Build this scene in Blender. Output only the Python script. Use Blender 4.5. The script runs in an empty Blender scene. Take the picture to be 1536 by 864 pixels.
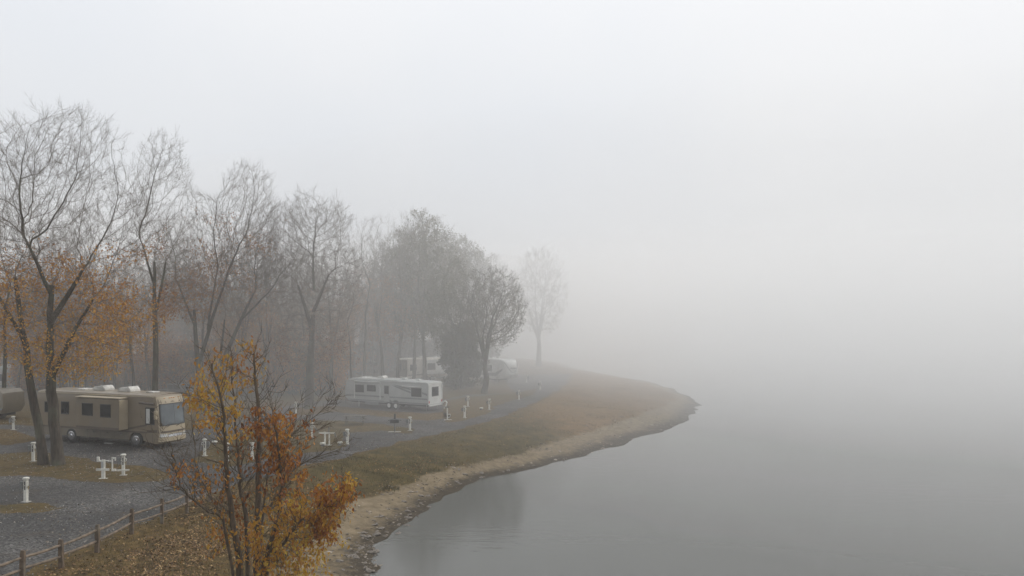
import bpy, bmesh, math, random
import numpy as np
from mathutils import Vector, Matrix, noise as mnoise

R = math.radians
SC = bpy.context.scene
COL = SC.collection

# ------------------------------------------------------------------ camera
FPX, HOR, CX, HC = 1150.0, 484.0, 768.0, 8.7      # focal length in photo pixels, horizon row, centre column, eye height
cam_d = bpy.data.cameras.new('camera')
cam_d.sensor_width = 36.0
cam_d.lens = FPX / 1536.0 * 36.0
cam_d.shift_y = (HOR - 432.0) / 1536.0
cam_d.clip_start = 0.1
cam_d.clip_end = 3000.0
cam = bpy.data.objects.new('camera', cam_d)
COL.objects.link(cam)
cam.location = (0, 0, HC)
cam.rotation_euler = (R(90), 0, 0)
SC.camera = cam

# ------------------------------------------------------------------ overcast daylight
SUN_EL, SUN_AZ = 38.0, 60.0
world = bpy.data.worlds.new('World')
SC.world = world
world.use_nodes = True
wn, wl = world.node_tree.nodes, world.node_tree.links
wn.clear()
wo = wn.new('ShaderNodeOutputWorld')
wb = wn.new('ShaderNodeBackground')
wb.inputs['Strength'].default_value = 0.1
sky = wn.new('ShaderNodeTexSky')
sky.sky_type = 'NISHITA'
sky.sun_disc = False
sky.sun_elevation = R(SUN_EL)
sky.sun_rotation = R(SUN_AZ)
sky.dust_density = 3.0
wtc = wn.new('ShaderNodeTexCoord')
wnz = wn.new('ShaderNodeTexNoise')
wnz.inputs['Scale'].default_value = 1.1
wnz.inputs['Detail'].default_value = 4.0
wl.new(wtc.outputs['Generated'], wnz.inputs['Vector'])
wcr = wn.new('ShaderNodeValToRGB')                # the cloud deck: nearly even pale grey
wcr.color_ramp.elements[0].position = 0.3
wcr.color_ramp.elements[0].color = (0.71, 0.75, 0.81, 1)
wcr.color_ramp.elements[1].position = 0.7
wcr.color_ramp.elements[1].color = (0.84, 0.845, 0.855, 1)
wl.new(wnz.outputs['Fac'], wcr.inputs['Fac'])
wsc = wn.new('ShaderNodeVectorMath')
wsc.operation = 'SCALE'
wsc.inputs['Scale'].default_value = 9.6
wl.new(wcr.outputs['Color'], wsc.inputs[0])
# an overcast deck is brightest overhead and falls off evenly to the horizon (CIE overcast sky)
wsp = wn.new('ShaderNodeSeparateXYZ')
wl.new(wtc.outputs['Generated'], wsp.inputs['Vector'])
wmr = wn.new('ShaderNodeMapRange')
wmr.inputs['From Min'].default_value = 0.0
wmr.inputs['From Max'].default_value = 1.0
wmr.inputs['To Min'].default_value = 8.0
wmr.inputs['To Max'].default_value = 15.8
wl.new(wsp.outputs['Z'], wmr.inputs['Value'])
wl.new(wmr.outputs['Result'], wsc.inputs['Scale'])
wmx = wn.new('ShaderNodeMix')
wmx.data_type = 'RGBA'
wmx.inputs['Factor'].default_value = 0.93
wl.new(sky.outputs['Color'], wmx.inputs['A'])
wl.new(wsc.outputs['Vector'], wmx.inputs['B'])
wl.new(wmx.outputs['Result'], wb.inputs['Color'])
wl.new(wb.outputs['Background'], wo.inputs['Surface'])

sun_d = bpy.data.lights.new('sun', 'SUN')
sun_d.energy = 1.5
sun_d.angle = R(25)
sun_d.color = (1.0, 0.94, 0.86)
sun = bpy.data.objects.new('sun', sun_d)
COL.objects.link(sun)
_a, _e = R(SUN_AZ), R(SUN_EL)
_sv = Vector((math.sin(_a) * math.cos(_e), math.cos(_a) * math.cos(_e), math.sin(_e)))
sun.rotation_euler = _sv.to_track_quat('Z', 'Y').to_euler()
sun.location = _sv * 100

SC.view_settings.view_transform = 'Standard'
SC.view_settings.look = 'None'
SC.view_settings.exposure = 0.1
SC.view_settings.gamma = 1.0
SC.view_settings.use_curve_mapping = False
SC.render.engine = 'CYCLES'
cy = SC.cycles
cy.use_denoising = True
cy.use_adaptive_sampling = True
cy.adaptive_threshold = 0.02
cy.max_bounces = 12
cy.diffuse_bounces = 2
cy.glossy_bounces = 2
cy.transmission_bounces = 2
cy.volume_bounces = 12
cy.transparent_max_bounces = 4
cy.caustics_reflective = False
cy.caustics_refractive = False
SC.render.film_transparent = False

# tunables of the air
HAZE_DENS = 0.0011

# ------------------------------------------------------------------ helpers
def G(px, py, z=0.0):
    """world point on the level z that the photograph shows at this pixel"""
    d = FPX * (HC - z) / (py - HOR)
    return ((px - CX) * d / FPX, d)

def At(px, py, d):
    return Vector(((px - CX) * d / FPX, d, HC - (py - HOR) * d / FPX))

def tag(o, label=None, cat=None, group=None, kind=None):
    if label: o['label'] = label
    if cat: o['category'] = cat
    if group: o['group'] = group
    if kind: o['kind'] = kind
    return o

def thing(name, label, cat, loc=(0, 0, 0), rz=0.0, group=None):
    o = bpy.data.objects.new(name, None)
    o.empty_display_size = 0.3
    COL.objects.link(o)
    o.location = loc
    o.rotation_euler = (0, 0, rz)
    return tag(o, label, cat, group)

def link(name, me, m=None, parent=None):
    o = bpy.data.objects.new(name, me)
    COL.objects.link(o)
    if m is not None and not me.materials:
        me.materials.append(m)
    if parent is not None:
        o.parent = parent
    return o

def np_mesh(name, verts, faces, smooth=False, attrs=None):
    """verts (N,3); faces list of int arrays (F,k), k=3 or 4"""
    verts = np.asarray(verts, dtype=np.float32)
    if not isinstance(faces, list): faces = [faces]
    faces = [np.asarray(f, dtype=np.int32) for f in faces if len(f)]
    me = bpy.data.meshes.new(name)
    me.vertices.add(len(verts))
    me.vertices.foreach_set('co', verts.ravel())
    tot = np.concatenate([np.full(len(f), f.shape[1], np.int32) for f in faces])
    idx = np.concatenate([f.ravel() for f in faces])
    st = np.concatenate([[0], np.cumsum(tot)[:-1]]).astype(np.int32)
    me.loops.add(len(idx))
    me.loops.foreach_set('vertex_index', idx)
    me.polygons.add(len(tot))
    me.polygons.foreach_set('loop_start', st)
    me.polygons.foreach_set('loop_total', tot)
    me.polygons.foreach_set('use_smooth', np.full(len(tot), smooth, dtype=bool))
    if attrs:
        for k, (dom, typ, arr) in attrs.items():
            a = me.attributes.new(k, typ, dom)
            a.data.foreach_set('color' if typ == 'FLOAT_COLOR' else 'value', np.asarray(arr, np.float32).ravel())
    me.update(calc_edges=True)
    me.validate()
    return me

class MB:
    """collects boxes, prisms and tubes for one mesh"""
    def __init__(s): s.v, s.f = [], []
    def add(s, vs, fs):
        n = len(s.v)
        s.v += [tuple(v) for v in vs]
        s.f += [tuple(i + n for i in f) for f in fs]
        return s
    def box(s, x0, x1, y0, y1, z0, z1):
        vs = [(x, y, z) for z in (z0, z1) for y in (y0, y1) for x in (x0, x1)]
        return s.add(vs, [(0, 2, 3, 1), (4, 5, 7, 6), (0, 1, 5, 4), (2, 6, 7, 3), (0, 4, 6, 2), (1, 3, 7, 5)])
    def prism(s, poly, y0, y1):
        """polygon in (x,z) run from y0 to y1"""
        n = len(poly)
        vs = [(x, y0, z) for x, z in poly] + [(x, y1, z) for x, z in poly]
        return s.add(vs, [tuple(range(n)), tuple(range(2 * n - 1, n - 1, -1))] + [(i, n + i, n + (i + 1) % n, (i + 1) % n) for i in range(n)])
    def prismx(s, poly, x0, x1):
        """polygon in (y,z) run from x0 to x1"""
        n = len(poly)
        vs = [(x0, y, z) for y, z in poly] + [(x1, y, z) for y, z in poly]
        return s.add(vs, [tuple(range(n)), tuple(range(2 * n - 1, n - 1, -1))] + [(i, n + i, n + (i + 1) % n, (i + 1) % n) for i in range(n)])
    def tube(s, pts, r, n=8, cap=True):
        pts = [Vector(p) for p in pts]
        rs = r if isinstance(r, (list, tuple)) else [r] * len(pts)
        base = len(s.v)
        for i, p in enumerate(pts):
            t = (pts[min(i + 1, len(pts) - 1)] - pts[max(i - 1, 0)]).normalized()
            ref = Vector((0, 0, 1)) if abs(t.z) < 0.9 else Vector((1, 0, 0))
            a = t.cross(ref).normalized(); b = t.cross(a)
            for k in range(n):
                an = 2 * math.pi * k / n
                s.v.append(tuple(p + (a * math.cos(an) + b * math.sin(an)) * rs[i]))
        for i in range(len(pts) - 1):
            for k in range(n):
                k2 = (k + 1) % n
                s.f.append((base + i * n + k, base + (i + 1) * n + k, base + (i + 1) * n + k2, base + i * n + k2))
        if cap:
            s.f.append(tuple(base + k for k in range(n)))
            s.f.append(tuple(base + (len(pts) - 1) * n + k for k in reversed(range(n))))
        return s
    def mesh(s, name, bevel=0.0, smooth=False, seg=2):
        me = bpy.data.meshes.new(name)
        me.from_pydata(s.v, [], s.f)
        bm = bmesh.new(); bm.from_mesh(me)
        bmesh.ops.recalc_face_normals(bm, faces=bm.faces)
        if bevel > 0:
            es = [e for e in bm.edges if len(e.link_faces) == 2 and e.calc_face_angle(0) > 0.5]
            bmesh.ops.bevel(bm, geom=es, offset=bevel, segments=seg, profile=0.5, affect='EDGES', clamp_overlap=True)
        if smooth:
            for f in bm.faces: f.smooth = True
        bm.to_mesh(me); bm.free()
        if smooth:
            try: me.set_sharp_from_angle(angle=R(40))
            except Exception: pass
        return me
    def obj(s, name, m, parent=None, bevel=0.0, smooth=False, seg=2):
        return link(name, s.mesh(name, bevel, smooth, seg), m, parent)

def copy_tree(o, parent=None):
    c = o.copy(); COL.objects.link(c)
    if parent is not None: c.parent = parent
    for ch in list(o.children):
        copy_tree(ch, c)
    return c

# ------------------------------------------------------------------ materials
def mat(name, col, rough=0.7, col2=None, scale=6.0, detail=6.0, bump=0.0, bscale=None, metal=0.0, spec=0.5, dirt=None, dscale=1.5, stretch=None, coat=0.0):
    m = bpy.data.materials.new(name); m.use_nodes = True
    n, l = m.node_tree.nodes, m.node_tree.links
    b = n['Principled BSDF']
    b.inputs['Roughness'].default_value = rough
    b.inputs['Metallic'].default_value = metal
    b.inputs['Specular IOR Level'].default_value = spec
    b.inputs['Coat Weight'].default_value = coat
    tc = n.new('ShaderNodeTexCoord')
    vec = tc.outputs['Object']
    if stretch:
        mp = n.new('ShaderNodeMapping'); mp.inputs['Scale'].default_value = stretch
        l.new(vec, mp.inputs['Vector']); vec = mp.outputs['Vector']
    col = tuple(col) + (1,)
    if col2 is None: col2 = tuple(c * 0.82 for c in col[:3])
    nz = n.new('ShaderNodeTexNoise'); nz.inputs['Scale'].default_value = scale; nz.inputs['Detail'].default_value = detail
    l.new(vec, nz.inputs['Vector'])
    cr = n.new('ShaderNodeValToRGB')
    cr.color_ramp.elements[0].position = 0.35; cr.color_ramp.elements[0].color = tuple(col2) + (1,)
    cr.color_ramp.elements[1].position = 0.65; cr.color_ramp.elements[1].color = col
    l.new(nz.outputs['Fac'], cr.inputs['Fac'])
    out = cr.outputs['Color']
    if dirt:
        dz = n.new('ShaderNodeTexNoise'); dz.inputs['Scale'].default_value = dscale; dz.inputs['Detail'].default_value = 8
        l.new(tc.outputs['Object'], dz.inputs['Vector'])
        dr = n.new('ShaderNodeMapRange'); dr.inputs['From Min'].default_value = 0.5; dr.inputs['From Max'].default_value = 0.75
        l.new(dz.outputs['Fac'], dr.inputs['Value'])
        mx = n.new('ShaderNodeMix'); mx.data_type = 'RGBA'
        l.new(dr.outputs['Result'], mx.inputs['Factor']); l.new(out, mx.inputs['A']); mx.inputs['B'].default_value = tuple(dirt) + (1,)
        out = mx.outputs['Result']
    l.new(out, b.inputs['Base Color'])
    if bump > 0:
        bz = n.new('ShaderNodeTexNoise'); bz.inputs['Scale'].default_value = bscale or scale * 3; bz.inputs['Detail'].default_value = 8
        l.new(vec, bz.inputs['Vector'])
        bp = n.new('ShaderNodeBump'); bp.inputs['Strength'].default_value = bump; bp.inputs['Distance'].default_value = 0.03
        l.new(bz.outputs['Fac'], bp.inputs['Height']); l.new(bp.outputs['Normal'], b.inputs['Normal'])
    return m

def leaf_mat(name, stops, rough=0.6, trans=0.25):
    """colour picked per leaf from the face attribute 'tint'"""
    m = bpy.data.materials.new(name); m.use_nodes = True
    n, l = m.node_tree.nodes, m.node_tree.links
    b = n['Principled BSDF']; b.inputs['Roughness'].default_value = rough
    at = n.new('ShaderNodeAttribute'); at.attribute_name = 'tint'
    cr = n.new('ShaderNodeValToRGB')
    e = cr.color_ramp.elements
    e[0].position = stops[0][0]; e[0].color = tuple(stops[0][1]) + (1,)
    e[1].position = stops[-1][0]; e[1].color = tuple(stops[-1][1]) + (1,)
    for p, c in stops[1:-1]:
        x = e.new(p); x.color = tuple(c) + (1,)
    l.new(at.outputs['Fac'], cr.inputs['Fac'])
    l.new(cr.outputs['Color'], b.inputs['Base Color'])
    tr = n.new('ShaderNodeBsdfTranslucent'); l.new(cr.outputs['Color'], tr.inputs['Color'])
    ms = n.new('ShaderNodeMixShader'); ms.inputs['Fac'].default_value = trans
    out = n['Material Output']
    l.new(b.outputs['BSDF'], ms.inputs[1]); l.new(tr.outputs['BSDF'], ms.inputs[2]); l.new(ms.outputs['Shader'], out.inputs['Surface'])
    return m

M_bark = mat('bark', (0.070, 0.056, 0.041), 0.95, (0.030, 0.024, 0.018), 3.0, 8, 0.8, 9.0, stretch=(3, 3, 0.5), dirt=(0.10, 0.11, 0.07), dscale=0.7)
M_twig = mat('twig_bark', (0.16, 0.134, 0.108), 0.9, (0.10, 0.083, 0.067), 4.0)
M_shbark = mat('shrub_bark', (0.12, 0.09, 0.06), 0.9, (0.05, 0.038, 0.027), 6.0, 8, 0.6, 20.0, stretch=(3, 3, 0.6))
M_white = mat('white_post_paint', (0.62, 0.61, 0.56), 0.55, (0.50, 0.49, 0.44), 9.0, dirt=(0.33, 0.32, 0.27), dscale=3.0)
M_boxgrey = mat('meter_box_grey', (0.16, 0.165, 0.16), 0.6, (0.10, 0.10, 0.10), 8.0)
M_dark = mat('black_rubber', (0.02, 0.02, 0.02), 0.7, (0.03, 0.03, 0.028), 5.0)
M_metal = mat('galvanised_metal', (0.42, 0.42, 0.41), 0.45, (0.30, 0.30, 0.29), 7.0, metal=0.7)
M_brass = mat('brass_tap', (0.35, 0.26, 0.10), 0.45, (0.22, 0.17, 0.08), 12.0, metal=0.6)
M_conc = mat('concrete_foot', (0.36, 0.35, 0.32), 0.9, (0.25, 0.24, 0.22), 8.0, bump=0.3)
M_fence = mat('weathered_fence_wood', (0.13, 0.09, 0.057), 0.9, (0.07, 0.05, 0.033), 5.0, 8, 0.5, 30.0, stretch=(1, 1, 1), dirt=(0.17, 0.16, 0.13))
M_rail = mat('split_rail_wood', (0.20, 0.15, 0.105), 0.9, (0.09, 0.07, 0.05), 5.0, 8, 0.5, 30.0)
M_table = mat('grey_table_wood', (0.13, 0.12, 0.10), 0.9, (0.08, 0.075, 0.065), 5.0, 8, 0.3, 20.0)
M_chrome = mat('chrome', (0.75, 0.76, 0.78), 0.18, (0.5, 0.5, 0.52), 6.0, metal=1.0)
M_lens = mat('headlight_lens', (0.65, 0.66, 0.64), 0.15, (0.4, 0.4, 0.4), 20.0, coat=1.0)
M_amber = mat('amber_lens', (0.55, 0.22, 0.03), 0.3, (0.4, 0.15, 0.02), 20.0)
M_red = mat('red_lens', (0.40, 0.03, 0.02), 0.3, (0.28, 0.02, 0.02), 20.0)
M_glass = mat('tinted_glass', (0.022, 0.024, 0.024), 0.12, (0.012, 0.013, 0.014), 1.2, spec=0.3)
M_wind = mat('windscreen_glass', (0.10, 0.125, 0.14), 0.06, (0.05, 0.065, 0.075), 0.9, spec=0.9, coat=0.6)

def gravel_mat(name, a, b, litter):
    m = bpy.data.materials.new(name); m.use_nodes = True
    n, l = m.node_tree.nodes, m.node_tree.links
    bs = n['Principled BSDF']; bs.inputs['Roughness'].default_value = 0.9
    tc = n.new('ShaderNodeTexCoord')
    vo = n.new('ShaderNodeTexVoronoi'); vo.inputs['Scale'].default_value = 13.0
    l.new(tc.outputs['Object'], vo.inputs['Vector'])
    cr = n.new('ShaderNodeValToRGB'); cr.color_ramp.elements[0].color = tuple(a) + (1,); cr.color_ramp.elements[1].color = tuple(b) + (1,)
    cr.color_ramp.elements[0].position = 0.25; cr.color_ramp.elements[1].position = 0.95
    sx = n.new('ShaderNodeSeparateColor'); l.new(vo.outputs['Color'], sx.inputs['Color'])
    l.new(sx.outputs[0], cr.inputs['Fac'])
    # broad patches: wheel worn, damp and littered ground
    nz = n.new('ShaderNodeTexNoise'); nz.inputs['Scale'].default_value = 0.22; nz.inputs['Detail'].default_value = 7; nz.inputs['Roughness'].default_value = 0.6
    l.new(tc.outputs['Object'], nz.inputs['Vector'])
    mr = n.new('ShaderNodeMapRange'); mr.inputs['From Min'].default_value = 0.35; mr.inputs['From Max'].default_value = 0.7
    mr.inputs['To Min'].default_value = 0.38; mr.inputs['To Max'].default_value = 1.5
    l.new(nz.outputs['Fac'], mr.inputs['Value'])
    ml = n.new('ShaderNodeVectorMath'); ml.operation = 'SCALE'
    l.new(cr.outputs['Color'], ml.inputs[0]); l.new(mr.outputs['Result'], ml.inputs['Scale'])
    n2 = n.new('ShaderNodeTexNoise'); n2.inputs['Scale'].default_value = 0.5; n2.inputs['Detail'].default_value = 10; n2.inputs['Roughness'].default_value = 0.75
    l.new(tc.outputs['Object'], n2.inputs['Vector'])
    m2 = n.new('ShaderNodeMapRange'); m2.inputs['From Min'].default_value = 0.52; m2.inputs['From Max'].default_value = 0.66; m2.inputs['To Max'].default_value = 0.65
    l.new(n2.outputs['Fac'], m2.inputs['Value'])
    mx = n.new('ShaderNodeMix'); mx.data_type = 'RGBA'; mx.inputs['B'].default_value = tuple(litter) + (1,)
    l.new(m2.outputs['Result'], mx.inputs['Factor']); l.new(ml.outputs['Vector'], mx.inputs['A'])
    l.new(mx.outputs['Result'], bs.inputs['Base Color'])
    bp = n.new('ShaderNodeBump'); bp.inputs['Strength'].default_value = 0.7; bp.inputs['Distance'].default_value = 0.03
    l.new(vo.outputs['Distance'], bp.inputs['Height']); l.new(bp.outputs['Normal'], bs.inputs['Normal'])
    return m

M_gravel = gravel_mat('blue_grey_gravel', (0.014, 0.0132, 0.0125), (0.098, 0.092, 0.085), (0.042, 0.029, 0.017))

def ground_mat(name):
    """grass, leaf litter and shore sand, laid by the painted zone attribute: R sand, G dry straw, B litter"""
    m = bpy.data.materials.new(name); m.use_nodes = True
    n, l = m.node_tree.nodes, m.node_tree.links
    bs = n['Principled BSDF']; bs.inputs['Roughness'].default_value = 0.95; bs.inputs['Specular IOR Level'].default_value = 0.2
    tc = n.new('ShaderNodeTexCoord')
    at = n.new('ShaderNodeAttribute'); at.attribute_name = 'zone'
    sp = n.new('ShaderNodeSeparateColor'); l.new(at.outputs['Color'], sp.inputs['Color'])
    def nz(sc, det=8, ro=0.6):
        x = n.new('ShaderNodeTexNoise'); x.inputs['Scale'].default_value = sc; x.inputs['Detail'].default_value = det; x.inputs['Roughness'].default_value = ro
        l.new(tc.outputs['Object'], x.inputs['Vector']); return x.outputs['Fac']
    def ramp(f, stops):
        r = n.new('ShaderNodeValToRGB'); e = r.color_ramp.elements
        e[0].position = stops[0][0]; e[0].color = tuple(stops[0][1]) + (1,)
        e[1].position = stops[-1][0]; e[1].color = tuple(stops[-1][1]) + (1,)
        for p, c in stops[1:-1]:
            q = e.new(p); q.color = tuple(c) + (1,)
        l.new(f, r.inputs['Fac']); return r.outputs['Color']
    def mix(f, a, b):
        x = n.new('ShaderNodeMix'); x.data_type = 'RGBA'
        l.new(f, x.inputs['Factor']); l.new(a, x.inputs['A']); l.new(b, x.inputs['B']); return x.outputs['Result']
    def edge(f, noi, w=0.35):
        # mask + noise so that the zones fray into each other
        a = n.new('ShaderNodeMath'); a.operation = 'MULTIPLY_ADD'; a.inputs[1].default_value = w * 2; a.inputs[2].default_value = -w
        l.new(noi, a.inputs[0])
        b = n.new('ShaderNodeMath'); b.operation = 'ADD'; l.new(a.outputs[0], b.inputs[0]); l.new(f, b.inputs[1])
        c = n.new('ShaderNodeMapRange'); c.inputs['From Min'].default_value = 0.35; c.inputs['From Max'].default_value = 0.65
        l.new(b.outputs[0], c.inputs['Value']); return c.outputs['Result']
    grass = ramp(nz(0.9, 10, 0.7), [(0.3, (0.027, 0.023, 0.008)), (0.5, (0.066, 0.050, 0.016)), (0.7, (0.115, 0.078, 0.027))])
    dry = ramp(nz(1.3, 10, 0.7), [(0.3, (0.085, 0.056, 0.022)), (0.7, (0.19, 0.112, 0.042))])
    lit = ramp(nz(2.6, 12, 0.8), [(0.32, (0.022, 0.015, 0.005)), (0.5, (0.078, 0.050, 0.015)), (0.68, (0.18, 0.115, 0.040))])
    sand = ramp(nz(1.7, 12, 0.75), [(0.30, (0.075, 0.056, 0.032)), (0.42, (0.14, 0.108, 0.066)), (0.55, (0.19, 0.148, 0.092)), (0.75, (0.25, 0.197, 0.128))])
    c = mix(edge(sp.outputs[1], nz(0.35)), grass, dry)
    c = mix(edge(sp.outputs[2], nz(0.6, 10, 0.75), 0.6), c, lit)
    c = mix(edge(sp.outputs[0], nz(1.1, 10, 0.7), 0.75), c, sand)
    geo = n.new('ShaderNodeNewGeometry'); sz = n.new('ShaderNodeSeparateXYZ'); l.new(geo.outputs['Position'], sz.inputs['Vector'])
    wr = n.new('ShaderNodeMapRange'); wr.inputs['From Min'].default_value = -0.93; wr.inputs['From Max'].default_value = -1.62; l.new(sz.outputs['Z'], wr.inputs['Value'])
    mud = ramp(nz(3.0, 10, 0.8), [(0.3, (0.022, 0.018, 0.012)), (0.7, (0.075, 0.058, 0.038))])
    c = mix(edge(wr.outputs['Result'], nz(1.9, 10, 0.75), 0.5), c, mud)
    l.new(c, bs.inputs['Base Color'])
    bp = n.new('ShaderNodeBump'); bp.inputs['Strength'].default_value = 0.7; bp.inputs['Distance'].default_value = 0.08
    l.new(nz(7.0, 8, 0.7), bp.inputs['Height']); l.new(bp.outputs['Normal'], bs.inputs['Normal'])
    return m
M_ground = ground_mat('bank_ground')

def water_mat():
    m = bpy.data.materials.new('still_lake_water'); m.use_nodes = True
    n, l = m.node_tree.nodes, m.node_tree.links
    b = n['Principled BSDF']
    b.inputs['Base Color'].default_value = (0.085, 0.086, 0.078, 1)
    b.inputs['Roughness'].default_value = 0.09
    b.inputs['IOR'].default_value = 1.333
    tc = n.new('ShaderNodeTexCoord')
    mp = n.new('ShaderNodeMapping'); mp.inputs['Scale'].default_value = (0.5, 1.6, 1); mp.inputs['Rotation'].default_value = (0, 0, R(12))
    l.new(tc.outputs['Object'], mp.inputs['Vector'])
    nz = n.new('ShaderNodeTexNoise'); nz.inputs['Scale'].default_value = 1.3; nz.inputs['Detail'].default_value = 5
    l.new(mp.outputs['Vector'], nz.inputs['Vector'])
    # ripples come and go in soft patches
    n2 = n.new('ShaderNodeTexNoise'); n2.inputs['Scale'].default_value = 0.05; n2.inputs['Detail'].default_value = 3
    l.new(tc.outputs['Object'], n2.inputs['Vector'])
    mr = n.new('ShaderNodeMapRange'); mr.inputs['From Min'].default_value = 0.45; mr.inputs['From Max'].default_value = 0.65
    mr.inputs['To Min'].default_value = 0.03; mr.inputs['To Max'].default_value = 0.22
    l.new(n2.outputs['Fac'], mr.inputs['Value'])
    bp = n.new('ShaderNodeBump'); bp.inputs['Distance'].default_value = 0.05
    l.new(mr.outputs['Result'], bp.inputs['Strength']); l.new(nz.outputs['Fac'], bp.inputs['Height'])
    l.new(bp.outputs['Normal'], b.inputs['Normal'])
    return m
M_water = water_mat()

# ------------------------------------------------------------------ terrain
WZ, GZ = -1.5, -0.9          # water level, height of the grass's lower edge
def px_line(pts, z): return [G(x, y, z) for x, y in pts]
FAR = [(12, 196), (-18, 236), (-90, 262), (-700, 300), (-700, -700)]
water_line = [(1, -700), (1, 0), (-1.8, 18), (-4.8, 27)] + px_line([(552, 864), (569, 819), (612, 785), (655, 746), (715, 718), (784, 708), (827, 697), (870, 685),
              (934, 667), (999, 645), (1038, 627), (1052, 613), (1036, 594), (980, 574), (905, 561), (868, 554)], WZ) + FAR
grass_line = [(-3.5, -700), (-3.5, 0), (-6.5, 18), (-8.6, 27)] + px_line([(440, 838), (490, 795), (526, 755), (603, 729), (655, 708), (706, 697), (784, 680), (827, 663), (891, 645),
              (956, 624), (999, 607), (1015, 599), (1006, 590), (968, 574), (898, 560), (860, 554)], GZ) + [(x - 3, y - 3) for x, y in FAR[:-2]] + [(-697, 297), (-697, -700)]
lane_edge = px_line([(-51, 920), (31, 875), (90, 843), (143, 820), (195, 796), (241, 777), (278, 762), (313, 748), (380, 724), (445, 706), (500, 692), (560, 676), (620, 661), (700, 643),
              (760, 625), (800, 608), (838, 588), (856, 572), (860, 561)], 0)
road_line = [(-15, -700), (-15, 0), (-16.2, 18)] + lane_edge + [(5, 150), (2, 186), (-24, 226), (-94, 250), (-694, 288), (-694, -700)]

def _seg(poly):
    p = np.array(poly); return p, np.roll(p, -1, axis=0)
def dist_poly(X, Y, poly):
    a, b = _seg(poly)
    best = np.full(X.shape, 1e9)
    for (ax, ay), (bx, by) in zip(a, b):
        dx, dy = bx - ax, by - ay
        L = dx * dx + dy * dy + 1e-9
        t = np.clip(((X - ax) * dx + (Y - ay) * dy) / L, 0, 1)
        best = np.minimum(best, np.hypot(X - ax - t * dx, Y - ay - t * dy))
    return best
def inside(X, Y, poly):
    a, b = _seg(poly)
    r = np.zeros(X.shape, bool)
    for (ax, ay), (bx, by) in zip(a, b):
        c = (ay > Y) != (by > Y)
        with np.errstate(divide='ignore', invalid='ignore'):
            xi = (bx - ax) * (Y - ay) / (by - ay + 1e-12) + ax
        r ^= c & (X < xi)
    return r
def vnoise(X, Y, s, seed=0):
    """cheap smooth value noise"""
    rs = np.random.RandomState(seed); g = rs.rand(256, 256)
    x, y = X / s, Y / s
    i, j = np.floor(x).astype(int), np.floor(y).astype(int)
    fx, fy = x - i, y - j
    fx, fy = fx * fx * (3 - 2 * fx), fy * fy * (3 - 2 * fy)
    q = lambda a, b: g[a & 255, b & 255]
    return (q(i, j) * (1 - fx) + q(i + 1, j) * fx) * (1 - fy) + (q(i, j + 1) * (1 - fx) + q(i + 1, j + 1) * fx) * fy
def terrain(X, Y):
    """height and zone masks at arrays of points"""
    w = 0.6 * (vnoise(X, Y, 3.1, 1) - 0.5) + 0.5 * (vnoise(X, Y, 1.1, 2) - 0.5)
    Xw, Yw = X + w * 1.4, Y + w * 1.4
    iR, iG, iW = inside(X, Y, road_line), inside(Xw, Yw, grass_line), inside(Xw, Yw, water_line)
    dR, dG, dW = dist_poly(X, Y, road_line), dist_poly(Xw, Yw, grass_line), dist_poly(Xw, Yw, water_line)
    t1 = dR / (dR + dG + 1e-6); t2 = dG / (dG + dW + 1e-6)
    z = np.where(iR, 0.0, np.where(iG, GZ * t1 ** 1.25, np.where(iW, GZ + (WZ - GZ) * t2, WZ - np.minimum(1.6, 0.22 * dW))))
    bumps = 0.16 * (vnoise(X, Y, 4.0, 3) - 0.5) + 0.07 * (vnoise(X, Y, 1.3, 4) - 0.5)
    z = z + np.where(iR, 0, bumps * np.clip(dR / 2.0, 0, 1))
    sand = np.where(iG, np.clip(0.5 - dG / 1.6, 0, 0.5), np.clip(0.5 + dG / 1.2, 0.5, 1))
    dry = np.clip((Y - 46) / 36, 0, 1) * np.clip((X + 6) / 12, 0, 1)
    litter = np.clip(1.1 - (Y - 24) / 26, 0, 0.72) * (~iR) + np.where(iR, 0.55, 0) + 0.25 * np.exp(-dR / 0.8)
    return z, sand, dry, np.clip(litter, 0, 1), iR, iG, iW

def axis(lo, hi, dense_lo, dense_hi, step, grow=1.13):
    a = list(np.arange(dense_lo, dense_hi, step))
    s = step
    while a[-1] < hi: s *= grow; a.append(min(hi, a[-1] + s))
    s = step
    while a[0] > lo: s *= grow; a.insert(0, max(lo, a[0] - s))
    return np.array(a)
gx = axis(-600, 600, -24, 24, 0.34); gy = axis(-600, 600, 22, 100, 0.34)
XX, YY = np.meshgrid(gx, gy)
ZZ, sand, dry, litter, iR, iG, iW = terrain(XX.ravel(), YY.ravel())
nx, ny = len(gx), len(gy)
ii = (np.arange(ny - 1)[:, None] * nx + np.arange(nx - 1)[None, :]).ravel()
gf = np.stack([ii, ii + 1, ii + nx + 1, ii + nx], 1)
zone = np.stack([sand, dry, litter, np.ones_like(sand)], 1)
gme = np_mesh('ground', np.stack([XX.ravel(), YY.ravel(), ZZ], 1), gf, True, {'zone': ('POINT', 'FLOAT_COLOR', zone)})
tag(link('ground', gme, M_ground), 'grassy lake bank and camp ground with sand along the water', kind='structure')

wme = np_mesh('lake_water', [(-598, -598, WZ), (598, -598, WZ), (598, 598, WZ), (-598, 598, WZ)], np.array([[0, 1, 2, 3]]))
tag(link('lake_water', wme, M_water), 'still grey lake water', kind='structure')

def hz(x, y):
    return float(terrain(np.array([x], float), np.array([y], float))[0][0])

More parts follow.
